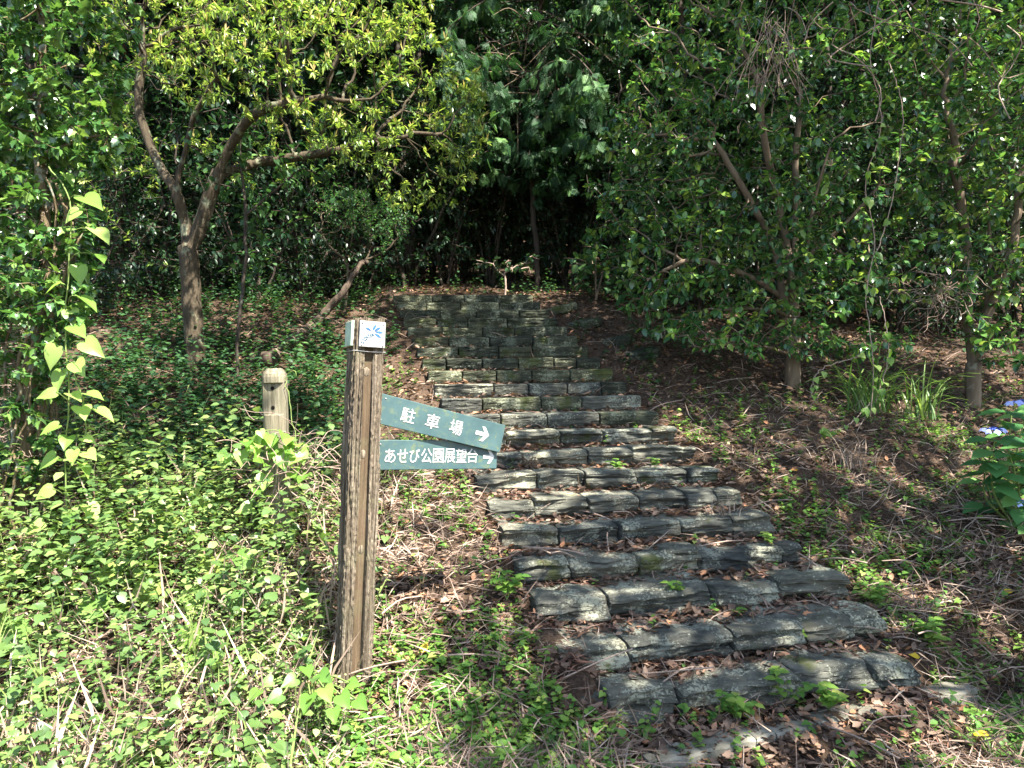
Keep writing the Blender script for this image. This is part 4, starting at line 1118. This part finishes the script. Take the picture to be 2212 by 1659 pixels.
shade_tree('unseen tall tree behind the viewpoint, its crown added to shade the path', np.array([7.0, -2.4, float(H(7.0, -2.4))]), [t[0] for t in tops], [t[1] for t in tops], 2200, HOLES)

#==PLANTS==
# ------------------------------------------------------------------ climbing plants
def vine(name, label, paths, leafn, tpl, ll, lm, sm, rad_=.003, out=(.0, -1, .1), fol_dir=(.5, -.3, -.7), tint0=.6, n_=30, each=False, face=(.1, -.6, .8)):
    o = thing(name, label, 'vine', paths[0][0])
    mb = MB(); lb = MB()
    for pl, ln in zip(paths, leafn):
        q = smooth_path(pl, n_, .004); tube(mb, q, rad_, 5, cap=False)
        if ln:
            ii = np.sort(R.integers(1, n_ - 1, ln)); p0 = q[ii]
            off = nrm(np.asarray(out) + R.normal(size=(ln, 3)) * .6)
            pe = p0 + off * ll * R.uniform(.3, .8, (ln, 1))
            for a, e in zip(p0, pe): tube(mb, np.array([a, (a + e) / 2 + [0, 0, .01], e]), rad_ * .5, 4, cap=False)
            for e in range(ln if each else 0):
                l1 = MB(); leaves(l1, tpl, [pe[e]], [nrm(np.asarray(fol_dir) + R.normal(size=3) * .4)], [nrm(np.asarray(face) + R.normal(size=3) * .35)], ll * R.uniform(.6, 1.2), np.clip(tint0 + R.normal() * .2, 0, 1)); build(l1, 'leaf', lm, o)
            leaves(lb, tpl, pe, nrm(np.asarray(fol_dir) + R.normal(size=(ln, 3)) * .4), nrm(np.asarray(face) + R.normal(size=(ln, 3)) * .35), ll * R.uniform(.6, 1.2, ln), np.clip(tint0 + R.normal(size=ln) * .25, 0, 1))
    build(mb, 'stem', sm, o)
    if lb.V and not each: build(lb, 'foliage', lm, o)
    return o
dv = D3 - .22
cv = vine('climbing_vine', 'climbing vine with large pale heart-shaped leaves beside the ivy-clad trunk',
     [[P(150, 1180, dv), P(140, 1000, dv), P(148, 850, dv), P(143, 700, dv), P(150, 560, dv), P(150, 430, dv), P(105, 360, dv)], [P(150, 1000, dv), P(185, 920, dv), P(160, 800, dv)]],
     [0, 0], HEART, .1, M['heart'], M['stem'], .004)
for (px, py, s_, ax, az) in ((140, 375, .8, .5, -.5), (180, 425, 1.25, .9, -.4), (172, 455, .8, -.6, -.6), (203, 495, 1.25, .9, -.5), (200, 548, 1.1, 1.0, -.35), (168, 575, .9, .3, -.9), (130, 612, .7, -.7, -.4),
                             (172, 640, 1.1, .9, -.5), (152, 670, .9, .4, -.7), (157, 705, 1.0, .8, -.4), (182, 738, 1.1, .9, -.6), (124, 748, 1.1, -.3, -.8), (163, 782, 1.0, .7, -.6), (135, 800, 1.1, -.1, -.9), (122, 848, .8, -.8, -.2),
                             (152, 850, .9, .8, -.2), (185, 850, 1.0, 1.0, -.1), (175, 878, .9, .6, -.5), (208, 884, 1.0, .9, -.4), (128, 918, .8, -.6, -.3), (147, 942, .8, .2, -.5), (178, 946, .7, .9, -.2), (160, 972, .7, .1, -.9), (186, 976, .8, .9, -.3), (122, 985, .9, -.6, -.4),
                             (176, 1002, .9, .7, -.5), (115, 1056, .8, -.7, -.4), (188, 1090, .9, .6, -.6), (150, 1110, .7, .2, -.7), (95, 1130, .8, -.8, -.4), (135, 1180, .8, .1, -.8)):
    e = P(px, py, dv - .05 + R.normal() * .05); st0 = P(148, py + 18, dv)
    sm_ = MB(); tube(sm_, smooth_path([st0, (st0 + e) / 2 + [0, -.03, .02], e], 6), .002, 4, cap=False)
    l1 = MB(); leaves(l1, HEART, [e], [nrm(np.array([ax, -.35 + R.normal() * .15, az]))], [nrm(np.array([.15 + R.normal() * .35, -.45 + R.normal() * .3, .9]))], .118 * s_, np.clip(.75 + R.normal() * .22, 0, 1), R.uniform(.75, 1.0))
    lo_ = build(l1, 'leaf', M['heart'], cv); build(sm_, 'petiole', M['stem'], lo_)
dv2 = D1 - 1.2
vine('twining_vine', 'twining vine with small heart leaves hanging in front of the right camellias',
     [[P(1880, 900, dv2), P(1885, 780, dv2), P(1870, 640, dv2), P(1890, 520, dv2), P(1870, 400, dv2), P(1905, 260, dv2), P(1880, 120, dv2), P(1905, -20, dv2)],
      [P(1890, 870, dv2), P(1920, 760, dv2), P(1900, 640, dv2)], [P(1750, 860, dv2), P(1770, 800, dv2), P(1860, 770, dv2)], [P(1880, 870, dv2), P(1830, 920, dv2 - .2), P(1770, 930, dv2 - .3)], [P(1890, 560, dv2), P(1930, 420, dv2), P(1950, 250, dv2), P(1920, 130, dv2)]],
     [30, 12, 8, 12, 5], HEART, .065, M['heart'], M['dvine'], .004, (.3, -.8, .2), (.2, -.4, -.7), .5, 40)
def tangle(name, label, cat, c, n_, rx, L_, mat_, rad_=.003, down=.8, wob=.25):
    o = thing(name, label, cat, c); mb = MB()
    for _ in range(n_):
        a = c + R.normal(size=3) * rx; pts = [a]; d_ = nrm(R.normal(size=3) + [0, 0, -down])
        for _k in range(4):
            d_ = nrm(d_ + R.normal(size=3) * wob + [0, 0, -down * .15]); pts.append(pts[-1] + d_ * L_ / 4 * R.uniform(.6, 1.3))
        tube(mb, smooth_path(pts, 12), rad_ * R.uniform(.6, 1.3), 4, cap=False)
    build(mb, 'stem', mat_, o); return o
tangle('dry_vine_bundle', 'bundle of pale dry vines dangling in the right camellia near the top edge', 'vine', P(1672, 45, D1 - 1.3), 34, np.array([.10, .1, .05]), .7, M['dvine'], .002, 2.4, .3)
tangle('looping_vine', 'long looping brown vines hanging at the top right of the camellias', 'vine', P(1960, 20, D1 - 1.3), 14, np.array([.5, .2, .12]), 1.1, M['dvine'], .005, .5, .7)
tangle('dead_twig_cluster', 'cluster of bare grey dead twigs beside the right camellia stems', 'twigs', P(2035, 640, D2 - .4), 90, np.array([.16, .1, .09]), .3, M['dvine'], .002, .1, .4)
q1 = b2 + np.array([0, -.08, 0])
tangle('dry_vine_tangle', 'tangle of dry brown vine stems wrapped round the short post', 'vine', P(625, 1010, b2[1] - .06), 120, np.array([.10, .08, .10]), .34, M['dvine'], .0022, .6, .5)
db = b2[1] - .12
vine('post_vine', 'green heart-leaved vine draped over the middle of the short post',
     [[P(560, 1100, db), P(590, 1000, db - .02), P(640, 970, db), P(690, 1000, db)], [P(460, 1010, db), P(520, 985, db), P(580, 950, db), P(640, 985, db), P(650, 1040, db)],
      [P(575, 975, db), P(555, 940, db), P(600, 930, db), P(630, 960, db)], [P(640, 960, db), P(625, 870, db + .06), P(618, 815, db + .08), P(635, 800, db + .05), P(640, 812, db + .05)]],
     [15, 20, 8, 0], HEART, .085, M['heart'], M['stem'], .0025, (0, -.7, .4), (.2, -.6, -.5), .55, 24)

# big round-leaved plants left
def bigleaf(name, label, spots_, ll, tpl, lm, tint):
    root = G(spots_[0][0], spots_[0][1] + 70); o = thing(name, label, 'plant', root)
    for (px, py, dd, s_, (ax, ay, az_)) in spots_:
        g_ = G(px, py + 60); e = P(px, py, g_[1] + dd)
        st_, lb = MB(), MB()
        tube(st_, smooth_path([np.array([root[0] * .5 + e[0] * .5, root[1] * .5 + e[1] * .5, float(H((root[0] + e[0]) / 2, (root[1] + e[1]) / 2))]), (root + e) / 2 + [0, 0, .05], e], 8), .003, 5, cap=False)
        build(st_, 'stem', M['stem'], o)
        leaves(lb, tpl, [e], [(ax, ay, az_)], [(R.normal() * .2, -.75, .65)], ll * s_, tint + R.normal() * .15); build(lb, 'leaf', lm, o)
    return o
bigleaf('round_leaved_plant', 'plant with large rounded lobed leaves in the sunny undergrowth left of the post',
        [(465, 1195, 0, 1.1, (-.1, -.5, -.6)), (510, 1200, 0, .95, (.8, -.3, -.3)), (495, 1285, 0, 1.1, (.6, -.4, -.4)), (440, 1265, 0, 1.2, (-.2, -.5, -.5)), (340, 1255, 0, 1.2, (-.5, -.4, -.5)), (410, 1350, 0, 1.1, (.1, -.5, -.6)),
         (425, 1410, 0, 1.2, (.5, -.5, -.3)), (20, 1340, 0, 1.4, (.3, -.5, -.5)), (565, 1105, .3, 1.0, (.5, -.4, -.3)), (260, 1230, 0, 1.0, (-.6, -.4, -.2)), (200, 1290, 0, 1.1, (.4, -.5, -.4))], .115, BROAD, M['weed'], .82)
bigleaf('creeping_vine', 'creeping vine with broad heart leaves climbing from the weeds behind the round leaves',
        [(365, 1060, .25, 1.1, (.5, -.4, -.2)), (400, 1075, .2, 1.2, (.7, -.3, -.1)), (350, 1090, .2, 1.1, (-.4, -.5, -.3)), (420, 1045, .25, 1.0, (.8, -.3, -.1)), (385, 1110, .2, 1.2, (.2, -.5, -.5)), (330, 1115, .2, 1.1, (-.5, -.3, -.4)), (300, 1070, .2, .9, (-.7, -.3, -.2)), (440, 1090, .2, .9, (.8, -.4, -.2))], .125, HEART, M['heart'], .55)
bigleaf('broad_leaved_vine', 'low vine with dark arrow-shaped leaves at the foot of the signpost',
        [(660, 1440, -.1, 1.1, (.3, -.5, -.1)), (690, 1455, -.15, 1.2, (.6, -.5, -.1)), (640, 1465, -.15, 1.1, (-.5, -.6, -.1)), (700, 1485, -.2, 1.2, (.4, -.6, -.3)), (735, 1500, -.2, 1.2, (.5, -.6, -.3)), (610, 1500, -.2, 1.1, (-.6, -.5, -.1)), (670, 1500, -.2, 1.3, (-.1, -.7, -.3)), (755, 1475, -.2, .9, (.7, -.5, .1)), (770, 1510, -.2, 1.1, (.6, -.6, -.2)), (560, 1490, -.1, 1.0, (-.3, -.6, -.2)), (590, 1470, -.1, .9, (-.7, -.4, 0)), (720, 1530, -.2, 1.0, (.2, -.6, -.3))], .062, HEART, M['heart'], .25)

# hydrangea at the right edge
hy0 = G(2190, 1120); Dh = hy0[1] - .1
hy = thing('hydrangea', 'hydrangea bush with blue lacecap flowers and broad leaves at the right edge', 'shrub', np.array([P(2190, 1120, Dh)[0], Dh, float(H(P(2190, 1120, Dh)[0], Dh))]))
hl = P(0, 0, 0) * 0 + np.array([P(2190, 1120, Dh)[0], Dh, float(H(P(2190, 1120, Dh)[0], Dh))])
st_, lb = MB(), MB()
tipsx = [(2150, 950), (2185, 890), (2215, 900), (2240, 960), (2130, 1040), (2170, 1060), (2210, 1050), (2250, 1090), (2260, 880), (2290, 980), (2180, 980), (2160, 1100), (2230, 1140), (2140, 1000)]
for (px, py) in tipsx:
    e = P(px, py, Dh + R.uniform(-.35, .25)); tube(st_, smooth_path([hl, (hl + e) / 2 + R.normal(size=3) * .05, e], 10), np.linspace(.008, .004, 10), 5, cap=False)
    for lev in range(3):
        c_ = e - [0, 0, .07 * lev]; a0 = R.uniform(0, 6.3)
        for a in (a0, a0 + math.pi, a0 + 1.57, a0 + 4.71)[:2 + 2 * (lev == 0)]:
            d_ = np.array([math.cos(a), math.sin(a), .05 - .12 * lev]); leaves(lb, OVATE, [c_ + d_ * .03], [d_], [[0, -.3, 1]], R.uniform(.12, .19), np.clip(.5 + R.normal() * .3, 0, 1), 1.0)
build(st_, 'stem', M['stem'], hy); build(lb, 'foliage', M['hydr'], hy)
for (px, py, s_) in ((2205, 868, 1.15), (2147, 928, 1.0), (2206, 1085, .9)):
    c_ = P(px, py, Dh - .3)
    fh, pe = MB(), MB()
    for _ in range(90):
        a, r_ = R.uniform(0, 6.3), .045 * s_ * math.sqrt(R.random()); q = c_ + [r_ * math.cos(a), r_ * math.sin(a) * .9, .012 - r_ * .2]
        leaves(fh, LEAFLO, [q], [rdir(1)[0]], [rdir(1)[0]], .011, .5, 1.4)
    head = build(fh, 'flower_head', M['floret'], hy)
    for a in np.linspace(0, 6.28, 8)[:-1] + R.uniform(0, .5):
        q = c_ + np.array([math.cos(a) * .062 * s_, math.sin(a) * .055 * s_, -.006 + R.normal() * .004]); no = nrm(np.array([math.cos(a) * .5, math.sin(a) * .5 - .5, .8]))
        u = nrm(np.cross(no, [1, .2, 0])); w_ = np.cross(no, u)
        for t in range(4):
            d_ = u * math.cos(t * 1.571 + a) + w_ * math.sin(t * 1.571 + a); leaves(pe, OVATE, [q], [d_], [no], .024 * s_, R.random(), 1.25)
    build(pe, 'petal', M['petal'], head)

# grass clumps
def grass(name, label, c, n_, L_, spread, mat_, tint0=.5, wd=.008, group=None, up=1.0):
    o = thing(name, label, 'grass', c, group); mb = MB(); K = 9
    for _ in range(n_):
        a = R.uniform(0, 6.3); d_ = np.array([math.cos(a), math.sin(a), 0]); p0 = c + R.normal(size=3) * [spread * .25, spread * .25, 0]
        L = L_ * R.uniform(.5, 1.15); lean = R.uniform(.25, 1.0); t = np.linspace(0, 1, K)[:, None]
        q = p0 + d_ * (t * .25 + lean * t ** 2 * .75) * L * .8 + np.array([0, 0, 1]) * (t * up - lean * .75 * t ** 2.4 * up) * L
        sd = np.cross(d_, [0, 0, 1]); wv = wd * (1 - t ** 2) * R.uniform(.6, 1.2) + .0006
        v = np.concatenate([q - sd * wv, q + [0, 0, -.003], q + sd * wv])
        fs = [(i_, K + i_, K + i_ + 1, i_ + 1) for i_ in range(K - 1)] + [(K + i_, 2 * K + i_, 2 * K + i_ + 1, K + i_ + 1) for i_ in range(K - 1)]
        mb.faces(v, fs, np.clip(tint0 + R.normal() * .25, 0, 1))
    build(mb, 'blades', mat_, o); return o
grass('grass_clump', 'large clump of long arching grass blades below the right camellias', G(1870, 890), 80, .85, .35, M['blade'], .5, .008)
grass('grass_clump', 'smaller grass clump with drooping blades left of the hydrangea', G(1990, 905), 40, .7, .3, M['blade'], .6, .008)
grass('grass_clump', 'faded dry grass clump beneath the arching green grass on the right bank', G(1830, 1010), 90, .32, .5, M['straw'], .7, .002)
grass('dry_grass_tuft', 'dry brown grass tuft growing at the left of a middle step', np.array([P(1148, 1052, 5.2)[0], 5.18, TOP1 + RISE * 6 + .0]), 60, .16, .10, M['straw'], .35, .002)
grass('fallen_straw_tuft', 'pale dead grass tuft at the right end of the eighth step', G(1560, 1130), 50, .18, .3, M['straw'], .7, .0018)

# individual weeds that stand out
def sprig(label, c, n_, L_, ll, lm=None, tpl=OVATE, name='weed'):
    o = thing(name, label, 'weed', c); st_, lb = MB(), MB()
    for _ in range(n_):
        e = c + np.array([R.normal() * L_ * .35, R.normal() * L_ * .3, L_ * R.uniform(.5, 1.1)]); q = smooth_path([c, (c + e) / 2 + [0, 0, L_ * .1], e], 6); tube(st_, q, .0018, 4, cap=False)
        for i_ in (2, 3, 5):
            a0 = R.uniform(0, 6.3)
            for a in (a0, a0 + 2.1, a0 + 4.2)[:3 if i_ == 5 else 2]:
                leaves(lb, tpl, [q[i_]], [(math.cos(a), math.sin(a), .15)], [(0, -.2, 1)], ll * R.uniform(.7, 1.2), np.clip(.62 + R.normal() * .22, 0, 1))
    build(st_, 'stem', M['stem'], o); build(lb, 'foliage', lm or M['weed'], o); return o
T = lambda k, w_, back=.06: np.array([X0 + GX * (k - 1 + back / .3) + w_ * math.cos(.22), Y0 + GY * (k - 1 + back / .3) + w_ * math.sin(.22), TOP1 + RISE * (k - 1) - .01])
sprig('tall green weed in front of the bottom step near its middle', G(1690, 1530), 5, .16, .055)
sprig('bright weed leaning over the kerb right of the middle', G(1790, 1540), 6, .13, .05)
sprig('leafy weed between the kerb and the left part of the bottom step', G(1590, 1560), 6, .12, .05)
sprig('four-leaved seedling in a joint of the third step', T(3, .80, -.02), 2, .06, .045)
sprig('small seedling at the foot of the third step', T(2, 1.1, .2), 2, .04, .035)
sprig('green seedling on the seventh step, left of its right end', T(7, 1.05, .06), 4, .08, .045)
sprig('leafy seedling at the right part of the seventh step', T(7, 1.35, .06), 3, .08, .04)
sprig('small weed at the right end of the fourth step', T(4, 1.62, .02), 4, .08, .04)
sprig('tall weed sprig at the left end of the fourth step', T(3, -.12, .1), 6, .14, .055)
sprig('sunny leafy weed at the right end of the third step', G(1890, 1310), 9, .12, .045)
sprig('broad mound of green weeds right of the two lowest steps', G(2010, 1400), 16, .14, .05)

#==LITTER==
# ------------------------------------------------------------------ ground cover (nobody could count it)
def scatter(n_, y0=2.3, y1=13.0, pw=1.4, xr=.80):
    pw = max(pw, 1.02); u = R.random(n_); e = 1 - pw
    y = (y0 ** e + u * (y1 ** e - y0 ** e)) ** (1 / e)
    x = R.uniform(-xr, xr, n_) * y
    return x, y
def onstep(x, y):
    s, wv = stair(x, y); return (wv > -.06) & (wv < WID + .08) & (s > -.1) & (s < 21), s, wv

# dead leaves everywhere
x, y = scatter(70000, 2.3, 15, 1.1)
st_, s, wv = onstep(x, y)
fr = (s - np.floor(s))
left = sst(-.6, -1.6, x)
dens = np.where(st_, ((fr > .52) | (n2(x, y, 3, 61) > .62)) * .75, .25 + .75 * sst(.35, .6, n2(x, y, 1.2, 8)) * (1 - .5 * left) + .3 * sst(9, 12, s))
keep = R.random(len(x)) < dens; x, y, s, st_ = x[keep], y[keep], s[keep], st_[keep]
z = H(x, y) + R.uniform(.004, .02, len(x)) + np.where(st_, .012, 0)
n_ = len(x); p = np.stack([x, y, z], 1)
a = R.uniform(0, 6.3, n_); ax = np.stack([np.cos(a), np.sin(a), R.normal(size=n_) * .25], 1); no = rdir(n_) * .55 + [0, 0, 1]
tn = np.clip(R.random(n_) ** 1.3 * .9 + .05, 0, 1); half = R.random(n_) < .75
mb = MB(); ll = R.uniform(.028, .062, n_)
leaves(mb, t_leaf(.26, .5, -.25), p[half], ax[half], no[half], ll[half], tn[half]); leaves(mb, OAK, p[~half], ax[~half], no[~half], ll[~half] * 1.15, tn[~half])
tag(build(mb, 'leaf_litter', M['dead']), 'brown dead leaves strewn over the steps, banks and path', 'leaf litter', kind='stuff')
# reddish conifer needles on the treads
x, y = scatter(60000, 2.6, 9.5, 1.2, .62); st_, s, wv = onstep(x, y); fr = s - np.floor(s)
dens = np.where(st_, .95 * sst(.42, .62, fr) * (.35 + .9 * sst(.38, .6, n2(x, y, 2.5, 33))) + .05, .28 * sst(.45, .6, n2(x, y, 1.7, 34)))
keep = R.random(len(x)) < dens; x, y, st_ = x[keep], y[keep], st_[keep]; n_ = len(x)
z = H(x, y) + R.uniform(.002, .014, n_) + np.where(st_, .012, 0)
a = R.normal(size=n_) * .8 + R.choice([0, 3.14], n_); ax = np.stack([np.cos(a), np.sin(a), R.normal(size=n_) * .15], 1)
mb = MB(); leaves(mb, t_leaf_lo(.05, .1), np.stack([x, y, z], 1), ax, rdir(n_) * .7 + [0, 0, 1], R.uniform(.03, .10, n_), R.random(n_))
tag(build(mb, 'needle_litter', M['red']), 'reddish-brown conifer needles and twigs lying along the backs of the treads', 'needle litter', kind='stuff')
# straw and dry stems
x, y = scatter(80000, 2.2, 9, 1.5); st_, s, wv = onstep(x, y)
pat = sst(.38, .6, n2(x, y, 1.6, 77))
kd = (x - .52) * kdir[1] - (y - 2.905) * kdir[0]; near = (kd > -.12) & (kd < .25) & (x > .45) & (x < 2.1)
dens = (1 - .93 * near) * np.where(st_, .05, np.where(wv < 0, (.25 + .75 * pat) * (1 - .25 * sst(-.7, -1.2, x)) * sst(5.6, 4.6, y), .30 + .7 * pat * sst(11, 5, s)))
keep = R.random(len(x)) < dens; x, y = x[keep], y[keep]; n_ = len(x)
z = H(x, y) + R.uniform(.0, .03, n_)
a = R.uniform(0, 6.3, n_); el = np.abs(R.normal(size=n_)) * .45
ax = np.stack([np.cos(a) * np.cos(el), np.sin(a) * np.cos(el), np.sin(el)], 1)
up_ = (x < -.7) & (R.random(n_) < .10)
ax[up_] = nrm(ax[up_] * .6 + [0, 0, 1.0])
mb = MB(); leaves(mb, t_leaf_lo(.018, .25), np.stack([x, y, z], 1), ax, rdir(n_) + [0, -.3, .3], R.uniform(.06, .22, n_) * np.where(up_, 1.7, 1), np.clip(R.beta(2, 2, n_) + .12 * (x < -.5), 0, 1))
tag(build(mb, 'dry_straw', M['straw']), 'dry straw and dead stems matted over the banks beside the steps', 'dry grass', kind='stuff')
# a few thicker twigs
mb = MB(); x, y = scatter(420, 2.5, 10, 1.4)
for xx, yy in zip(x, y):
    zz_ = float(H(xx, yy)) + .015; a = R.uniform(0, 6.3); L_ = R.uniform(.1, .45); d_ = np.array([math.cos(a), math.sin(a), R.uniform(0, .35)])
    e = np.array([xx, yy, zz_]) + d_ * L_; e[2] = max(e[2], float(H(e[0], e[1])) + .01)
    b_ = np.array([xx, yy, zz_]); tube(mb, smooth_path([b_, (b_ + e) / 2 + [R.normal() * .02, R.normal() * .02, .02], e], 6), R.uniform(.0015, .005), 5)
tag(build(mb, 'fallen_twigs', M['dvine']), 'thin fallen twigs scattered among the leaves and weeds', 'twigs', kind='stuff')

# weeds
def weeds(n_, dens_fn, y1, hgt, ll, nl, tpl, tint0, mb, pw=1.5, xr=.8, y0=2.3):
    x, y = scatter(n_, y0, y1, pw, xr); st_, s, wv = onstep(x, y)
    keep = R.random(n_) < dens_fn(x, y, s, wv, st_); x, y = x[keep], y[keep]; m_ = len(x)
    hh = hgt * R.uniform(.4, 1.3, m_); lean = R.normal(size=(m_, 2)) * .25
    tv = R.normal(size=m_) * .16
    k = nl; f = np.tile((np.arange(k) + 1) / k, m_); X = np.repeat(x, k); Y = np.repeat(y, k); Hh = np.repeat(hh, k) * f
    gz = np.repeat(H(x, y), k); LX = np.repeat(lean[:, 0], k) * Hh; LY = np.repeat(lean[:, 1], k) * Hh
    a = np.repeat(R.uniform(0, 6.3, m_), k) + np.tile(np.arange(k) * 2.4, m_) + R.normal(size=m_ * k) * .3
    ax = np.stack([np.cos(a), np.sin(a), R.normal(size=m_ * k) * .3 + .1], 1)
    leaves(mb, tpl, np.stack([X + LX, Y + LY, gz + Hh], 1), ax, rdir(m_ * k) * .4 + [0, -.15, 1], ll * R.uniform(.55, 1.25, m_ * k), np.clip(tint0 + np.repeat(tv, k) + R.normal(size=m_ * k) * .14, 0, 1))
    return x, y, hh, lean
mb = MB()
def d_right(x, y, s, wv, st_):
    pat = sst(.42, .60, n2(x, y, 1.5, 91)); kd = (x - .52) * kdir[1] - (y - 2.905) * kdir[0]; near = (kd > -.10) & (kd < .22) & (x > .55) & (x < 2.1); return (1 - .55 * near) * np.where(st_, .012, np.where(wv > WID, (.2 + .8 * pat) * sst(14, 7, s), np.where(wv < 0, (.08 + .6 * pat + .45 * sst(3.5, 1.5, s) * sst(-.5, -.1, x)) * sst(-1.9, -.6, x), .55 * pat + .1)))
weeds(22000, d_right, 10, .05, .026, 6, OVATE, .5, mb, 1.5)
weeds(8000, d_right, 10, .08, .032, 5, HEART, .55, mb, 1.5)
weeds(2600, lambda x, y, s, wv, st_: np.where((s < .1) & ~(((x - .52) * kdir[1] - (y - 2.905) * kdir[0] < .22) & ((x - .52) * kdir[1] - (y - 2.905) * kdir[0] > -.1)), .75 * sst(.38, .52, n2(x, y, 1.4, 15)), 0), 4.2, .07, .036, 7, OVATE, .55, mb, 1.5)
tag(build(mb, 'ground_cover', M['weed']), 'low green weeds and creepers growing through the litter beside the steps', 'weeds', kind='stuff')
mb = MB()
q_ = 0
lf = lambda x, y, s, wv, st_: np.where(st_, 0, sst(-.55, -1.1, x) * sst(6.2, 4.6, y) * (.12 + .8 * sst(.40, .58, n2(x, y, 2.2, 17 + q_))))
weeds(9000, lf, 6, .17, .028, 9, LEAF, .5, mb, 1.4, .9, 2.0)
q_ = 40
weeds(3600, lf, 6, .30, .040, 9, OVATE, .35, mb, 1.4, .9, 2.0)
q_ = 80
weeds(1300, lf, 6, .26, .055, 6, HEART, .3, mb, 1.4, .9, 2.0)
md = lambda x, y, s, wv, st_: np.where(st_, 0, sst(-.95, -1.3, x) * sst(4.9, 4.3, y) * sst(3.1, 3.6, y) * .8)
weeds(2600, md, 5.2, .62, .056, 11, OVATE, .3, mb, 1.0, .9, 3.0)
weeds(900, md, 5.2, .6, .036, 12, LEAF, .6, mb, 1.0, .9, 3.0)
xx, yy, hh, ln_ = weeds(2200, lf, 6, .26, .03, 3, LEAFN, .8, mb, 1.4, .9, 2.0)
b0 = np.stack([xx, yy, H(xx, yy)], 1); dd = np.stack([ln_[:, 0], ln_[:, 1], np.ones(len(xx))], 1)
leaves(mb, t_leaf_lo(.014, .05), b0, dd, rdir(len(xx)) + [0, -.5, 0], hh * 1.1, .75)
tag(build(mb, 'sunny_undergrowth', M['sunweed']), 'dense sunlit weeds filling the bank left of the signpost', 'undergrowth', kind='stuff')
mb = MB()
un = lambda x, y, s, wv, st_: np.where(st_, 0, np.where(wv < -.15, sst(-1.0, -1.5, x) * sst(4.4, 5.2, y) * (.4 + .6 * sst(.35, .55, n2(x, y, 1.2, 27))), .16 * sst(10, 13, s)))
weeds(11000, un, 13, .22, .055, 7, OVATE, .45, mb, 1.1, .85, 4.2)
weeds(4200, un, 13, .42, .05, 9, OVATE, .45, mb, 1.1, .85, 4.2)
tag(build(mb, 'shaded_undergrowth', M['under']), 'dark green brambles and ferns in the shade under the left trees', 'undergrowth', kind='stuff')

# single yellow leaves on the ground
for (px, py, s_, lab) in ((911, 1425, .05, 'yellow fallen leaf on the litter right of the signpost'), (1988, 1433, .05, 'bright yellow fallen leaf beside the right end of the bottom step'),
                          (2102, 1598, .065, 'large yellow fallen leaf on the brown path at the bottom right'), (1712, 1205 - 180, .045, 'yellow fallen leaf on the bank right of the eighth step'), (2165, 1282 + 10, .05, 'orange-yellow fallen leaf on the bank below the hydrangea')):
    p = G(px, py); mb = MB(); leaves(mb, t_leaf(.36, .3, -.2), [p + [0, 0, .03]], [(R.normal(), R.normal(), .1)], [(0, -.5, 1)], s_ * 1.2, R.random())
    tag(build(mb, 'fallen_leaf', M['yellow'], origin=p), lab, 'leaf')
